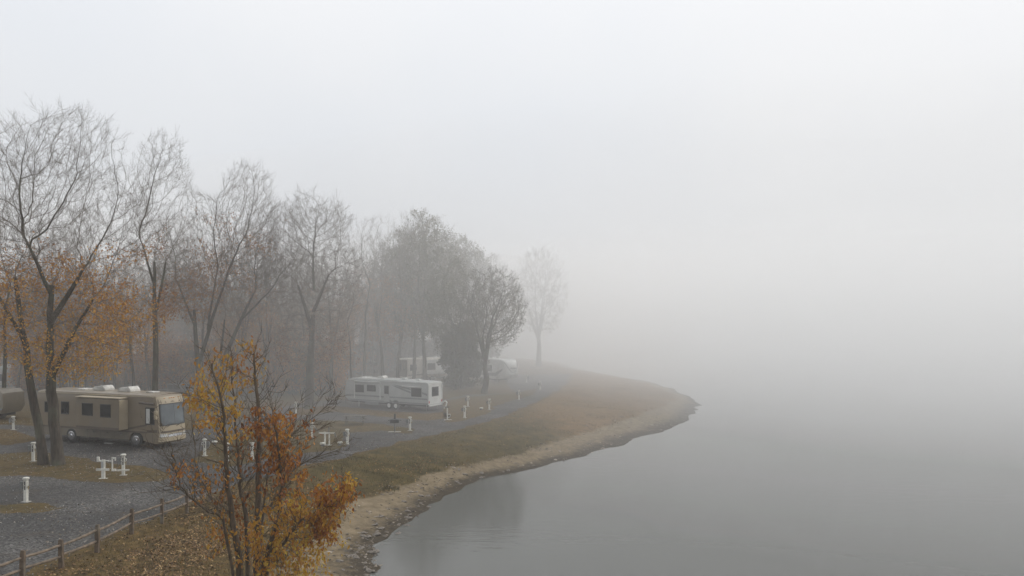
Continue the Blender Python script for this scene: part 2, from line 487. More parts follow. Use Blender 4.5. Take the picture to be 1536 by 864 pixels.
def sheet(name, pts, z, m, seed=0, rag=0.25, step=0.4, zonev=None, label=None):
    """flat ragged-edged sheet from world points"""
    rs = random.Random(seed); out = []
    for (ax, ay), (bx, by) in zip(pts, pts[1:] + pts[:1]):
        L = math.hypot(bx - ax, by - ay); n = max(1, min(60, int(L / step)))
        for k in range(n):
            t = k / n; x, y = ax + (bx - ax) * t, ay + (by - ay) * t
            a = mnoise.noise(Vector((x * 0.6, y * 0.6, seed))) * rag * 2 + mnoise.noise(Vector((x * 2.5, y * 2.5, seed))) * rag
            if math.hypot(x, y) > 200: a = 0
            a += mnoise.noise(Vector((x * 6, y * 6, seed))) * rag * .8
            nxv, nyv = -(by - ay) / (L + 1e-6), (bx - ax) / (L + 1e-6)
            out.append((x + nxv * a, y + nyv * a, z))
    me = bpy.data.meshes.new(name)
    me.from_pydata(out, [], [tuple(range(len(out)))])
    bm = bmesh.new(); bm.from_mesh(me)
    bmesh.ops.recalc_face_normals(bm, faces=bm.faces)
    for f in bm.faces:
        if f.normal.z < 0: f.normal_flip()
    bmesh.ops.triangulate(bm, faces=bm.faces)
    bm.to_mesh(me); bm.free()
    if zonev is not None:
        a = me.attributes.new('zone', 'FLOAT_COLOR', 'POINT')
        a.data.foreach_set('color', np.tile(np.array(list(zonev) + [1.0], np.float32), len(out)))
    return tag(link(name, me, m), label, kind='structure')

P = lambda pts, z=0: px_line(pts, z)
lane_in = [(x - 0.45, y + 0.12) for x, y in lane_edge]
gravel_poly = [(-19, 10)] + lane_in + [(-1.5, 128)] + P([(770, 590), (700, 592), (665, 600), (560, 603), (500, 600), (440, 606), (400, 618), (330, 640), (290, 645), (200, 640), (90, 640), (-150, 632)]) + [(-90, 40), (-60, 10)]
sheet('gravel_road', gravel_poly, 0.006, M_gravel, 3, 0.3, 0.5, label='blue grey gravel camp road and pitches')
GI = [('grass_island', [(-90, 690), (0, 681), (60, 678), (130, 689), (180, 696), (240, 704), (260, 713), (240, 721), (170, 725), (100, 720), (40, 713), (-90, 719)], (0.0, 0.0, 0.52), 'strip of grass and red leaf litter under the double tree'),
      ('grass_island', [(-80, 757), (30, 756), (62, 755), (100, 762), (66, 769), (-80, 773)], (0.0, 0.15, 0.5), 'narrow littered strip round the nearest white pedestal'),
      ('grass_island', [(284, 694), (330, 655), (430, 631), (509, 631), (576, 637), (624, 644), (617, 651), (572, 646), (515, 650), (520, 668), (498, 675), (430, 684), (345, 700)], (0.0, 0.1, 0.45), 'grassy strip between two gravel pitches with pedestals'),
      ('grass_island', [(440, 612), (505, 609), (560, 615), (640, 621), (668, 617), (676, 627), (640, 631), (560, 624), (500, 618), (440, 624)], (0.0, 0.5, 0.95), 'orange leaf litter beside the white travel trailer'),
      ('grass_island', [(666, 602), (700, 596), (770, 590), (806, 583), (800, 592), (745, 608), (735, 618), (700, 630), (672, 634), (664, 620)], (0.0, 0.2, 0.6), 'brown littered strip of the far pedestals'),
      ('grass_island', [(20, 644), (-90, 640), (-90, 664), (10, 668), (60, 660)], (0.0, 0.1, 0.8), 'litter strip left of the motorhome')]
for k, (nm, pts, zv, lb) in enumerate(GI):
    sheet(nm, P(pts), 0.012, M_ground, 20 + k, 0.18, 0.35, zv, lb)

# ------------------------------------------------------------------ air
def volume_mat(name, dens, col, aniso=0.0):
    m = bpy.data.materials.new(name); m.use_nodes = True
    n, l = m.node_tree.nodes, m.node_tree.links
    n.remove(n['Principled BSDF'])
    v = n.new('ShaderNodeVolumePrincipled')
    v.inputs['Density'].default_value = dens
    v.inputs['Color'].default_value = tuple(col) + (1,)
    v.inputs['Anisotropy'].default_value = aniso
    l.new(v.outputs['Volume'], n['Material Output'].inputs['Volume'])
    return m
hb = MB().box(-604, 604, -604, 604, -7.0, 31.0).obj('haze', volume_mat('pale_haze', HAZE_DENS, (0.99, 0.975, 0.95)))
tag(hb, 'thin pale haze over the whole camp and lake', kind='stuff')

def mist_bank(dens, top_r, top_l, soft, front_r, front_l, seed, low, label):
    """a bank of lake fog: slopes up from the water, thicker and nearer over the lake than over the camp"""
    xs = np.concatenate([np.linspace(-590, -90, 14), np.linspace(-80, 120, 41), np.linspace(135, 590, 14)])
    ys = np.concatenate([np.linspace(30, 240, 106), np.linspace(255, 590, 12)])
    X, Y = np.meshgrid(xs, ys); X, Y = X.ravel(), Y.ravel()
    land = 1 / (1 + np.exp((X - 9) / 12.0))
    front = front_r + (front_l - front_r) * land
    front = front + 15 / (1 + np.exp((X + 27) / 6.0))
    n = 14 * (vnoise(X, Y, 26, seed) - 0.5) + 7 * (vnoise(X, Y, 11, seed + 1) - 0.5)
    q = np.clip(Y - front + n, 0, None)
    hi = top_r + (top_l - top_r) * land
    bot = np.full_like(q, low - 4.9)
    top = bot + (hi - bot) * (1 - np.exp(-q / soft)) + 6.0 * (vnoise(X, Y, 34, seed + 2) - 0.5) * np.clip(q / 40, 0, 1)
    top = np.clip(top, bot + 0.02, 30.3 if seed < 50 else 29.9)
    nx, ny = len(xs), len(ys)
    v = np.concatenate([np.stack([X, Y, top], 1), np.stack([X, Y, bot], 1)])
    i = (np.arange(ny - 1)[:, None] * nx + np.arange(nx - 1)[None, :]).ravel(); o = nx * ny
    f = [np.stack([i, i + 1, i + nx + 1, i + nx], 1), np.stack([i + o, i + nx + o, i + nx + 1 + o, i + 1 + o], 1)]
    def side(k):
        a, b = k[:-1], k[1:]
        return np.stack([a, b, b + o, a + o], 1)
    f += [side(np.arange(nx))[:, ::-1], side(np.arange(nx) + nx * (ny - 1)), side(np.arange(ny) * nx), side(np.arange(ny) * nx + nx - 1)[:, ::-1]]
    me = np_mesh('mist_bank', v, f, True)
    bm = bmesh.new(); bm.from_mesh(me); bmesh.ops.recalc_face_normals(bm, faces=bm.faces); bm.to_mesh(me); bm.free()
    tag(link('mist_bank', me, volume_mat('lake_mist', dens, (0.993, 0.99, 0.985))), label, kind='stuff')
mist_bank(0.0072, 29.5, 28.5, 8.0, 24, 52, 7, -1.40, 'upper thinner bank of white mist over the lake and far trees')
mist_bank(0.0125, 19.5, 25.0, 11.0, 43, 114, 61, -1.36, 'lower thicker bank of white mist lying on the lake')
# ------------------------------------------------------------------ trees
class Chains:
    """branches as polylines, grouped by point count, turned into tapered tubes in one go"""
    def __init__(s): s.d = {}
    def add(s, pts, rad, sides): s.d.setdefault((len(pts), sides), []).append((pts, rad))
    def mesh(s, name, smooth=True):
        V, F, base = [], [], 0
        for (K, n), lst in s.d.items():
            P_ = np.array([[tuple(q) for q in p] for p, _ in lst], dtype=np.float64)
            Rr = np.array([r for _, r in lst])
            T = np.empty_like(P_)
            T[:, 1:-1] = P_[:, 2:] - P_[:, :-2]; T[:, 0] = P_[:, 1] - P_[:, 0]; T[:, -1] = P_[:, -1] - P_[:, -2]
            T /= np.linalg.norm(T, axis=2, keepdims=True) + 1e-9
            ref = np.zeros_like(T); ref[..., 0] = 0.31; ref[..., 1] = 0.95; ref[..., 2] = 0.05
            A = np.cross(T, ref); A /= np.linalg.norm(A, axis=2, keepdims=True) + 1e-9
            B = np.cross(T, A)
            an = 2 * np.pi * np.arange(n) / n
            ring = P_[:, :, None, :] + Rr[:, :, None, None] * (np.cos(an)[None, None, :, None] * A[:, :, None, :] + np.sin(an)[None, None, :, None] * B[:, :, None, :])
            nb = len(lst)
            V.append(ring.reshape(-1, 3))
            b, k, j = np.meshgrid(np.arange(nb), np.arange(K - 1), np.arange(n), indexing='ij')
            j2 = (j + 1) % n
            i0 = base + (b * K + k) * n
            F.append(np.stack([i0 + j, i0 + n + j, i0 + n + j2, i0 + j2], -1).reshape(-1, 4))
            base += nb * K * n
        return np_mesh(name, np.concatenate(V), F, smooth)

def rand_perp(t, rng):
    while True:
        v = Vector((rng.uniform(-1, 1), rng.uniform(-1, 1), rng.uniform(-1, 1)))
        p = v - t * v.dot(t)
        if p.length > 0.2: return p.normalized()

def grow_path(p, d, L, K, rng, wob, up):
    pts = [p.copy()]; d = d.normalized()
    for _ in range(K - 1):
        d = (d + Vector((rng.gauss(0, wob), rng.gauss(0, wob), rng.gauss(0, wob))) + Vector((0, 0, up))).normalized()
        pts.append(pts[-1] + d * (L / (K - 1)))
    return pts

def on_path(pts, t):
    f = t * (len(pts) - 1); i = min(int(f), len(pts) - 2)
    return pts[i].lerp(pts[i + 1], f - i), (pts[i + 1] - pts[i]).normalized()

def smooth_axis(ax, rng, sub=4, wob=0.03):
    """Catmull-Rom through (x,y,z,r) points"""
    out, rr = [], []
    n = len(ax)
    for i in range(n - 1):
        p0, p1, p2, p3 = [Vector(ax[max(0, min(n - 1, j))][:3]) for j in (i - 1, i, i + 1, i + 2)]
        for k in range(sub):
            t = k / sub
            q = 0.5 * ((2 * p1) + (p2 - p0) * t + (2 * p0 - 5 * p1 + 4 * p2 - p3) * t * t + (3 * p1 - p0 - 3 * p2 + p3) * t ** 3)
            if i + k > 0: q += Vector((rng.gauss(0, wob), rng.gauss(0, wob), 0))
            out.append(q); rr.append(ax[i][3] * (1 - t) + ax[i + 1][3] * t)
    out.append(Vector(ax[-1][:3])); rr.append(ax[-1][3])
    return out, rr

def grow_tree(seed, axes, start, H, limbs_per_m=1.3, limb_len=0.24, nb=7, nt=6, ntt=3, ang=(24, 50), up=0.06, tmin=0.004, dens=1.0):
    """returns chains of wood (trunk), chains of twigs (crown) and the twig points"""
    rng = random.Random(seed)
    wood, twigs, tips = Chains(), Chains(), []
    for ax in axes:
        pts, rr = smooth_axis(ax, rng)
        if ax[0][2] < 0.1:
            rr[0] *= 1.35; rr[1] *= 1.08
            pts[0] = pts[0] - Vector((0, 0, 0.35))
        wood.add(pts, rr, 10)
        L = sum((b - a).length for a, b in zip(pts, pts[1:]))
        n = int(L * limbs_per_m * 1.55)
        for k in range(n):
            t = (k + rng.random()) / n
            p, d = on_path(pts, t)
            if p.z < start * H * rng.uniform(0.75, 1.1): continue
            a = R(rng.uniform(*ang))
            dd = d * math.cos(a) + rand_perp(d, rng) * math.sin(a)
            zf = min(1.0, max(0.0, (p.z / H - start) / (1 - start)))
            LL = H * limb_len * rng.uniform(0.6, 1.15) * (1.0 - 0.45 * zf ** 2)
            ri = on_r(rr, t) * rng.uniform(0.35, 0.6)
            r0 = max(0.014, min(ri, 0.016 * LL + 0.008))
            lp = grow_path(p, dd, LL, 6, rng, 0.07, up)
            wood.add(lp, [r0 * (1 - 0.82 * i / 5) for i in range(6)], 5) if r0 > 0.03 else twigs.add(lp, [r0 * (1 - 0.8 * i / 5) for i in range(6)], 4)
            m = max(3, int(nb * LL / (H * limb_len) * 1.3))
            for q in range(m):
                t2 = 0.18 + 0.82 * (q + rng.random()) / m
                p2, d2 = on_path(lp, min(t2, 0.999))
                a2 = R(rng.uniform(28, 58)); L2 = LL * rng.uniform(0.3, 0.55) * (1.15 - 0.55 * t2)
                d3 = d2 * math.cos(a2) + rand_perp(d2, rng) * math.sin(a2)
                r2 = max(tmin * 1.6, r0 * 0.42)
                bp = grow_path(p2, d3, L2, 5, rng, 0.08, up)
                twigs.add(bp, [r2 * (1 - 0.7 * i / 4) for i in range(5)], 3)
                for w in range(nt):
                    t3 = 0.15 + 0.85 * (w + rng.random()) / nt
                    p3, d4 = on_path(bp, min(t3, 0.999))
                    a3 = R(rng.uniform(25, 60)); L3 = L2 * rng.uniform(0.35, 0.65)
                    d5 = d4 * math.cos(a3) + rand_perp(d4, rng) * math.sin(a3)
                    tp = grow_path(p3, d5, L3, 3, rng, 0.1, up)
                    twigs.add(tp, [tmin * 1.3, tmin, tmin * 0.7], 3)
                    tips.append(tp[-1]); tips.append(tp[1])
                    for v in range(ntt):
                        p4, d6 = on_path(tp, rng.uniform(0.2, 0.98))
                        a4 = R(rng.uniform(25, 60))
                        e = p4 + (d6 * math.cos(a4) + rand_perp(d6, rng) * math.sin(a4) + Vector((0, 0, 0.1))) * (L3 * rng.uniform(0.4, 0.8) + 0.1)
                        twigs.add([p4, e], [tmin * 0.9, tmin * 0.5], 3)
                        tips.append(e)
    return wood, twigs, tips

def on_r(rr, t):
    f = t * (len(rr) - 1); i = min(int(f), len(rr) - 2); return rr[i] + (rr[i + 1] - rr[i]) * (f - i)

def auto_axes(seed, H, r, lean=(0, 0), fork=0.33, n=3, spread=0.16):
    rng = random.Random(seed * 7 + 1)
    f = H * fork; lx, ly = lean
    base = [(0, 0, 0, r), (lx * .3 + rng.gauss(0, .1), ly * .3, f * .5, r * .86), (lx + rng.gauss(0, .15), ly + rng.gauss(0, .15), f, r * .72)]
    axes = []
    a0 = rng.uniform(0, 6.28)
    for k in range(n):
        an = a0 + 6.28 * k / n + rng.uniform(-.4, .4)
        h = H * rng.uniform(0.86, 1.0) if k else H
        s = H * spread * rng.uniform(0.5, 1.1) * (0.45 if k == 0 else 1)
        cx, cy_ = math.cos(an) * s, math.sin(an) * s
        top = [(base[2][0] + cx * .35, base[2][1] + cy_ * .35, f + (h - f) * .3, r * .46), (base[2][0] + cx * .75, base[2][1] + cy_ * .75, f + (h - f) * .65, r * .26), (base[2][0] + cx, base[2][1] + cy_, h * .97, r * .07)]
        axes.append(base + top if k == 0 else [(base[2][0], base[2][1], f * rng.uniform(.85, 1.0), r * .5)] + top)
    return axes

def leaf_mesh(name, pts, size, rng, tint, down=0.4, lng=1.5):
    """one bent two-triangle-pair leaf at every point"""
    n = len(pts)
    c = np.array([tuple(p) for p in pts]).reshape(-1, 3)
    a = rng.normal(size=(n, 3)); a[:, 2] -= down * 2; a /= np.linalg.norm(a, axis=1, keepdims=True)
    b = rng.normal(size=(n, 3)); b -= a * np.sum(a * b, 1, keepdims=True); b /= np.linalg.norm(b, axis=1, keepdims=True)
    s = (size * rng.uniform(0.6, 1.25, n))[:, None]
    v = np.stack([c, c + a * s * lng * .5 + b * s * .5, c + a * s * lng, c + a * s * lng * .5 - b * s * .5], 1).reshape(-1, 3)
    f = np.arange(n)[:, None] * 4 + np.array([[0, 1, 2, 3]])
    t = tint(c) if callable(tint) else np.full(n, tint)
    t = np.clip(t + rng.normal(0, 0.13, n), 0, 1)
    return np_mesh(name, v, f, False, {'tint': ('FACE', 'FLOAT', t)})

M_leaf = leaf_mat('autumn_leaves', [(0.0, (0.055, 0.028, 0.015)), (0.25, (0.17, 0.060, 0.020)), (0.5, (0.36, 0.15, 0.025)), (0.75, (0.50, 0.25, 0.03)), (1.0, (0.56, 0.37, 0.06))])
M_shleaf = leaf_mat('shrub_leaves', [(0.0, (0.07, 0.032, 0.018)), (0.25, (0.21, 0.072, 0.022)), (0.5, (0.35, 0.145, 0.027)), (0.75, (0.42, 0.225, 0.032)), (1.0, (0.50, 0.36, 0.06))], trans=.45)
M_olive = leaf_mat('olive_leaves', [(0.0, (0.035, 0.038, 0.022)), (0.5, (0.085, 0.08, 0.042)), (1.0, (0.16, 0.13, 0.06))])

def clump_filter(pts, rng, n, zlo, zhi, sc=2.6, thr=0.05, seed=0):
    """pick twig points in drifts between two heights"""
    out = []
    idx = rng.permutation(len(pts))
    for i in idx:
        p = pts[i]
        if not (zlo <= p[2] <= zhi): continue
        q = (p[2] - zlo) / (zhi - zlo)
        if mnoise.noise(Vector((p[0] / sc + seed, p[1] / sc, p[2] / sc))) - thr - 0.95 * (q - 0.5) < 0: continue
        out.append(Vector(p) + Vector(rng.normal(0, 0.12, 3)))
        if len(out) >= n: break
    return out

def colonise(seed, axes, env, n_att, step=0.5, infl=5.0, kill=0.5, tip_r=0.0048, per=2.6, sub=2, tl=(.35, .85), top=.62, up=.13):
    """space colonisation: the main axes reach out for points scattered through the crown, then fine twigs finish the ends"""
    from mathutils.kdtree import KDTree
    rng = random.Random(seed)
    N, PAR = [], []
    axn = []
    Ht = max(a[-1][2] for a in axes)
    for ax in axes:
        k = 2
        while k < len(ax) and ax[k][2] < top * Ht: k += 1
        ax = ax[:k]
        pts, rr = smooth_axis(ax, rng)
        if ax[0][2] < 0.1:
            rr[0] *= 1.35; rr[1] *= 1.08; pts[0] = pts[0] - Vector((0, 0, 0.35))
        nn = len(rr); rr = [r * (1 - .38 * max(0, i / (nn - 1) - .4) / .6) for i, r in enumerate(rr)]
        axn.append((pts, rr))
        prev = -1
        for q, r in zip(pts, rr):
            if q.z < .16 * Ht: continue
            N.append(q.copy()); PAR.append(prev); prev = len(N) - 1
    n_ax = len(N)
    vol = [e[3] * e[4] * e[5] for e in env]; tv = sum(vol)
    att = []
    for e, v in zip(env, vol):
        k = int(n_att * 3.3 * v / tv)
        while k > 0:
            q = Vector((rng.uniform(-1, 1), rng.uniform(-1, 1), rng.uniform(-1, 1)))
            l = q.length
            if l > 1 or rng.random() > .35 + .65 * l: continue
            q = Vector((e[0] + q.x * e[3] * (1 + .0 * q.z), e[1] + q.y * e[4], e[2] + q.z * e[5]))
            if mnoise.noise(q * .33 + Vector((seed, 0, 0))) < -.30: k -= 1; continue
            att.append(q); k -= 1
    ch_of = {}
    for it in range(90):
        if not att: break
        kd = KDTree(len(N))
        for i, q in enumerate(N): kd.insert(q, i)
        kd.balance()
        pull = {}; left = []
        for q in att:
            co, i, d = kd.find(q)
            if d < kill: continue
            left.append(q)
            if d < infl * (3 if it < 4 else 1): pull.setdefault(i, Vector()); pull[i] += (q - co) / d
        att = left
        if not pull: break
        for i, v in pull.items():
            if v.length < .05: continue
            d = v.normalized()
            if PAR[i] >= 0: d = (d + (N[i] - N[PAR[i]]).normalized() * (1.2 if i < n_ax else .5))
            d = (d.normalized() + Vector((rng.gauss(0, .15), rng.gauss(0, .15), up + rng.gauss(0, .1)))).normalized()
            q = N[i] + d * step
            if any((N[c] - q).length < step * .45 for c in ch_of.get(i, ())): continue
            ch_of.setdefault(i, []).append(len(N)); N.append(q); PAR.append(i)
    n = len(N)
    kids = [[] for _ in range(n)]
    for i in range(n_ax, n): kids[PAR[i]].append(i)
    # pipe model radii, thickest child continues the chain
    rad = [0.0] * n
    for i in range(n - 1, n_ax - 1, -1):
        rad[i] = (sum(rad[k] ** 2.1 for k in kids[i])) ** (1 / 2.1) if kids[i] else tip_r
        rad[i] = min(.2, rad[i] + .0004)
    wood, twigs, tips = Chains(), Chains(), []
    for pts, rr in axn: wood.add(pts, rr, 10)
    done = [False] * n
    for i in range(n_ax, n):
        if done[i]: continue
        ch = [i]; done[i] = True; j = i
        while kids[j]:
            j = max(kids[j], key=lambda k: rad[k]); ch.append(j); done[j] = True
        pts = [N[PAR[i]]] + [N[k] for k in ch]; rr = [rad[i]] + [rad[k] for k in ch]
        rr[-1] *= .5
        if rad[i] > .05: wood.add(pts, rr, 6)
        else: twigs.add(pts, rr, 3)
    for i in range(n_ax, n):
        if rad[i] > .035: continue
        d = (N[i] - N[PAR[i]]).normalized()
        if not kids[i]:      # long end shoots that stand out of the crown's outline
            o_ = Vector((N[i].x, N[i].y, 0)); o_ = o_.normalized() if o_.length > .5 else Vector()
            for _ in range(2):
                dd = (d * .7 + o_ * .35 + Vector((rng.gauss(0, .3), rng.gauss(0, .3), .75))).normalized()
                tp = grow_path(N[i], dd, rng.uniform(.5, 1.15), 4, rng, .05, .04)
                twigs.add(tp, [tip_r * 1.0, tip_r * .85, tip_r * .6, tip_r * .35], 3); tips.append(tp[2])
                for _2 in range(3):
                    a = R(rng.uniform(18, 38)); q, d2 = on_path(tp, rng.uniform(.1, .8))
                    twigs.add([q, q + (d2 * math.cos(a) + rand_perp(d2, rng) * math.sin(a)) * rng.uniform(.25, .6)], [tip_r * .6, tip_r * .35], 3)
        m = int(per) + (rng.random() < per % 1) + (1 if not kids[i] else 0)
        for _ in range(m):
            a = R(rng.uniform(12, 48)); dd = (d * math.cos(a) + rand_perp(d, rng) * math.sin(a) + Vector((0, 0, .12))).normalized()
            L = rng.uniform(*tl)
            tp = grow_path(N[i].lerp(N[PAR[i]], rng.random()), dd, L, 3, rng, .07, .05)
            twigs.add(tp, [tip_r * .9, tip_r * .7, tip_r * .4], 3); tips.append(tp[1]); tips.append(tp[2])
            for _2 in range(int(sub) + (rng.random() < sub % 1)):
                a = R(rng.uniform(20, 45)); q, d2 = on_path(tp, rng.uniform(.1, .9))
                e = q + (d2 * math.cos(a) + rand_perp(d2, rng) * math.sin(a)) * L * rng.uniform(.3, .6)
                twigs.add([q, e], [tip_r * .6, tip_r * .35], 3); tips.append(e)
    return wood, twigs, tips

PROTO = {}
def tree_proto(key, seed, axes, start, H, leaves=0, lz=(2, 10), tint=0.55, lsize=0.11, olive=False, thr=0.05, env=None, natt=2500, colo=None, **kw):
    if env: wood, twigs, tips = colonise(seed, axes, env, natt, **(colo or {}))
    else: wood, twigs, tips = grow_tree(seed, axes, start, H, **kw)
    rng = np.random.default_rng(seed)
    w = wood.mesh('trunk'); w.materials.append(M_bark)
    c = twigs.mesh('crown', False); c.materials.append(M_twig)
    lf = None
    if leaves:
        pts = clump_filter(tips, rng, leaves // 2, lz[0], lz[1], thr=thr, seed=seed)
        pts = [p + Vector(rng.normal(0, 0.18, 3)) for p in pts for _ in range(2)]
        if pts:
            lf = leaf_mesh('foliage', pts, lsize, rng, tint)
            lf.materials.append(M_olive if olive else M_leaf)
    PROTO[key] = (w, c, lf)
def place_tree(key, label, loc, rz=0.0, s=1.0, group=None, name='bare_tree'):
    t = thing(name, label, 'tree', loc, rz, group)
    t.scale = (s, s, s)
    w, c, lf = PROTO[key]
    link('trunk', w, None, t); link('crown', c, None, t)
    if lf is not None: tag(link('foliage', lf, None, t), kind='stuff')
    return t
def place_px(key, px, py, label, **kw):
    x, y = G(px, py); return place_tree(key, label, (x, y, 0), **kw)

# the double tree in front of the motorhome (about 47 m away)
tree_proto('double', 11, [
    [(0, 0, 0, .35), (-.35, 0, 3.6, .30), (-.62, .1, 7.2, .27), (-.6, .3, 11, .22), (-.1, .2, 15.5, .14), (.9, 0, 21.4, .03)],
    [(-.95, .1, 0, .28), (-1.55, .2, 3.4, .25), (-2.3, .4, 7, .22), (-3.0, .5, 11.5, .17), (-3.3, .2, 16, .11), (-2.7, 0, 21.2, .03)],
    [(-.45, 0, 5.2, .15), (.9, -.3, 7.8, .13), (2.4, -.5, 10.2, .10), (4.0, -.4, 13.5, .07), (5.2, 0, 17.0, .02)],
    [(-.6, .1, 8.6, .17), (1.2, .5, 12, .13), (2.6, 1.0, 16, .08), (3.6, 1.0, 20.4, .02)],
    [(-2.4, .4, 7.6, .12), (-4.2, .2, 11, .10), (-5.6, 0, 15, .06), (-6.0, 0, 18.8, .02)],
    [(-.6, .2, 10.5, .12), (-1.8, -.6, 14, .09), (-1.6, -1, 19.6, .02)]],
    .33, 22, leaves=12000, lz=(2.5, 14), tint=lambda c: 0.78 - 0.03 * (c[:, 2] - 5), lsize=.10, thr=-0.15, env=[(.5, 0, 14.8, 4.9, 4.2, 7.0), (-3.3, .3, 14.3, 3.6, 3.4, 6.9), (1, 0, 8.5, 5, 3.5, 3.4)], natt=3800)
place_px('double', 88, 697, 'tall double trunked tree with yellow leaves low down standing before the tan motorhome', name='double_tree')

# slender tall tree behind the motorhome roof
tree_proto('slender', 12, [
    [(0, 0, 0, .27), (.0, 0, 8, .22), (-.1, 0, 14, .16), (-.6, .2, 20, .09), (-1.2, 0, 25.2, .02)],
    [(0, 0, 9.5, .12), (.8, .2, 14, .10), (1.9, .2, 19, .06), (2.3, 0, 24.6, .02)],
    [(-.1, 0, 12, .10), (-1.2, -.3, 16, .07), (-1.9, -.4, 22.5, .02)]],
    .36, 25.5, leaves=900, lz=(5, 12), tint=.4, env=[(.6, 0, 17.0, 2.8, 2.7, 8.4)], natt=1500)
place_px('slender', 233, 634, 'tallest slender bare tree rising behind the motorhome roof', name='bare_tree')

# two forked trees behind the foreground bush
tree_proto('forked', 13, [
    [(0, 0, 0, .33), (-.5, 0, 5, .27), (-.9, .2, 10, .2), (-1.6, .2, 16, .11), (-1.8, 0, 21.5, .02)],
    [(-.4, 0, 4.6, .2), (.9, 0, 9, .16), (2.6, 0, 14, .11), (4.6, -.2, 19, .06), (6.2, 0, 24.2, .02)],
    [(.5, 0, 8, .12), (1.2, .6, 14, .08), (2.4, 1, 22.6, .02)],
    [(-.8, 0, 8.5, .12), (-2.4, -.6, 13, .08), (-3.6, -.4, 18.5, .02)]],
    .34, 24.5, leaves=6500, lz=(4, 20), tint=.40, thr=-.1, env=[(4.3, 0, 17.8, 3.1, 3, 6.4), (-.8, 0, 15, 3.8, 3.3, 6.6)], natt=2600, colo=dict(tip_r=.0058))
place_px('forked', 304, 618, 'forked tree with brownish leaves behind the yellow bush top', name='forked_tree')
tree_proto('leaning', 14, [
    [(0, 0, 0, .30), (.5, 0, 3.6, .26), (1.9, .1, 7.5, .21), (4.0, .2, 12, .14), (6.6, .2, 17.5, .07), (8.0, 0, 21, .02)],
    [(.4, 0, 4, .14), (1.1, -.3, 9, .11), (2.8, -.3, 15, .06), (3.6, 0, 20.5, .02)],
    [(2.6, .1, 9, .11), (5.4, -.4, 11.6, .08), (8.4, -.3, 14.5, .02)]],
    .3, 21.5, leaves=1200, lz=(3, 9), tint=.5, env=[(6.3, 0, 15.3, 3.1, 2.8, 5.2), (3, -.2, 13, 2.8, 2.6, 5)], natt=1600, colo=dict(tip_r=.0058))
place_px('leaning', 322, 616, 'bare tree leaning far to the right above the foreground bush', name='leaning_tree')
tree_proto('stout', 15, [
    [(0, 0, 0, .45), (.1, 0, 5, .38), (.4, 0, 9.5, .30), (.6, .1, 14, .19), (1.7, 0, 22.2, .03)],
    [(.2, 0, 8.2, .2), (-1.2, .2, 12.5, .15), (-2.6, .4, 17, .08), (-3.2, 0, 21, .02)],
    [(.4, 0, 9.8, .18), (2.0, -.2, 13.5, .13), (3.6, -.2, 17, .07), (5.0, 0, 20, .02)],
    [(.5, 0, 12, .14), (.2, .8, 16, .09), (-.6, 1, 21, .02)]],
    .3, 22.5, leaves=1500, lz=(2.5, 9), tint=.3, env=[(.4, 0, 14.3, 4.9, 4.3, 7.8), (0, 0, 7, 4, 3.5, 3)], natt=2600, colo=dict(tip_r=.0065))
place_px('stout', 464, 613, 'stout bare tree left of the white travel trailer', name='stout_tree', rz=0)

# general forms for the misty wood
tree_proto('wood_a', 21, auto_axes(21, 22, .27, (.3, .2), .30, 3, .17), .3, 22, leaves=4200, lz=(2, 15), tint=.42, thr=-.2, env=[(.3, .2, 13.5, 4, 4, 8.6)], natt=1100, colo=dict(step=.7, kill=.85, tip_r=.0075, per=2.0, tl=(.5, 1.2)))
tree_proto('wood_b', 22, auto_axes(22, 20, .24, (-.4, .1), .38, 4, .15), .34, 20, leaves=3600, lz=(2, 14), tint=.5, thr=-.2, env=[(-.4, .1, 12.5, 3.6, 3.8, 7.6)], natt=1000, colo=dict(step=.7, kill=.85, tip_r=.0075, per=2.0, tl=(.5, 1.2)))
tree_proto('wood_c', 23, auto_axes(23, 23, .22, (.1, -.3), .45, 2, .12), .36, 23, leaves=0, env=[(.1, -.2, 14.8, 3.2, 3.2, 8.3)], natt=1000, colo=dict(step=.7, kill=.85, tip_r=.0075, per=2.2, tl=(.5, 1.2)))
tree_proto('leafy', 24, auto_axes(24, 21, .28, (.2, 0), .30, 4, .18), .26, 21, leaves=15000, lz=(5, 24), tint=.6, lsize=.17, olive=True, thr=-.35, env=[(.2, 0, 13.0, 4.8, 4.6, 7.9)], natt=1300, colo=dict(step=.7, kill=1.0, tip_r=.012, per=2.2, tl=(.5, 1.2)))
tree_proto('shore_low', 25, auto_axes(25, 15, .40, (0, 0), .27, 5, .22), .2, 16, leaves=3500, lz=(6, 16), tint=.7, lsize=.12, olive=True, thr=-.1, env=[(.9, 0, 10.2, 4.2, 3.8, 5.0)], natt=1300, colo=dict(step=.55, tip_r=.011, per=1.8))
tree_proto('shore_tall', 26, auto_axes(26, 24, .55, (0, 0), .24, 5, .22), .22, 24, leaves=4000, lz=(5, 24), tint=.8, lsize=.17, olive=True, thr=-.1, env=[(.6, 0, 14.9, 6.2, 5.4, 9.0)], natt=1500, colo=dict(step=.8, kill=.95, tip_r=.016, per=1.8, tl=(.5, 1.4)))

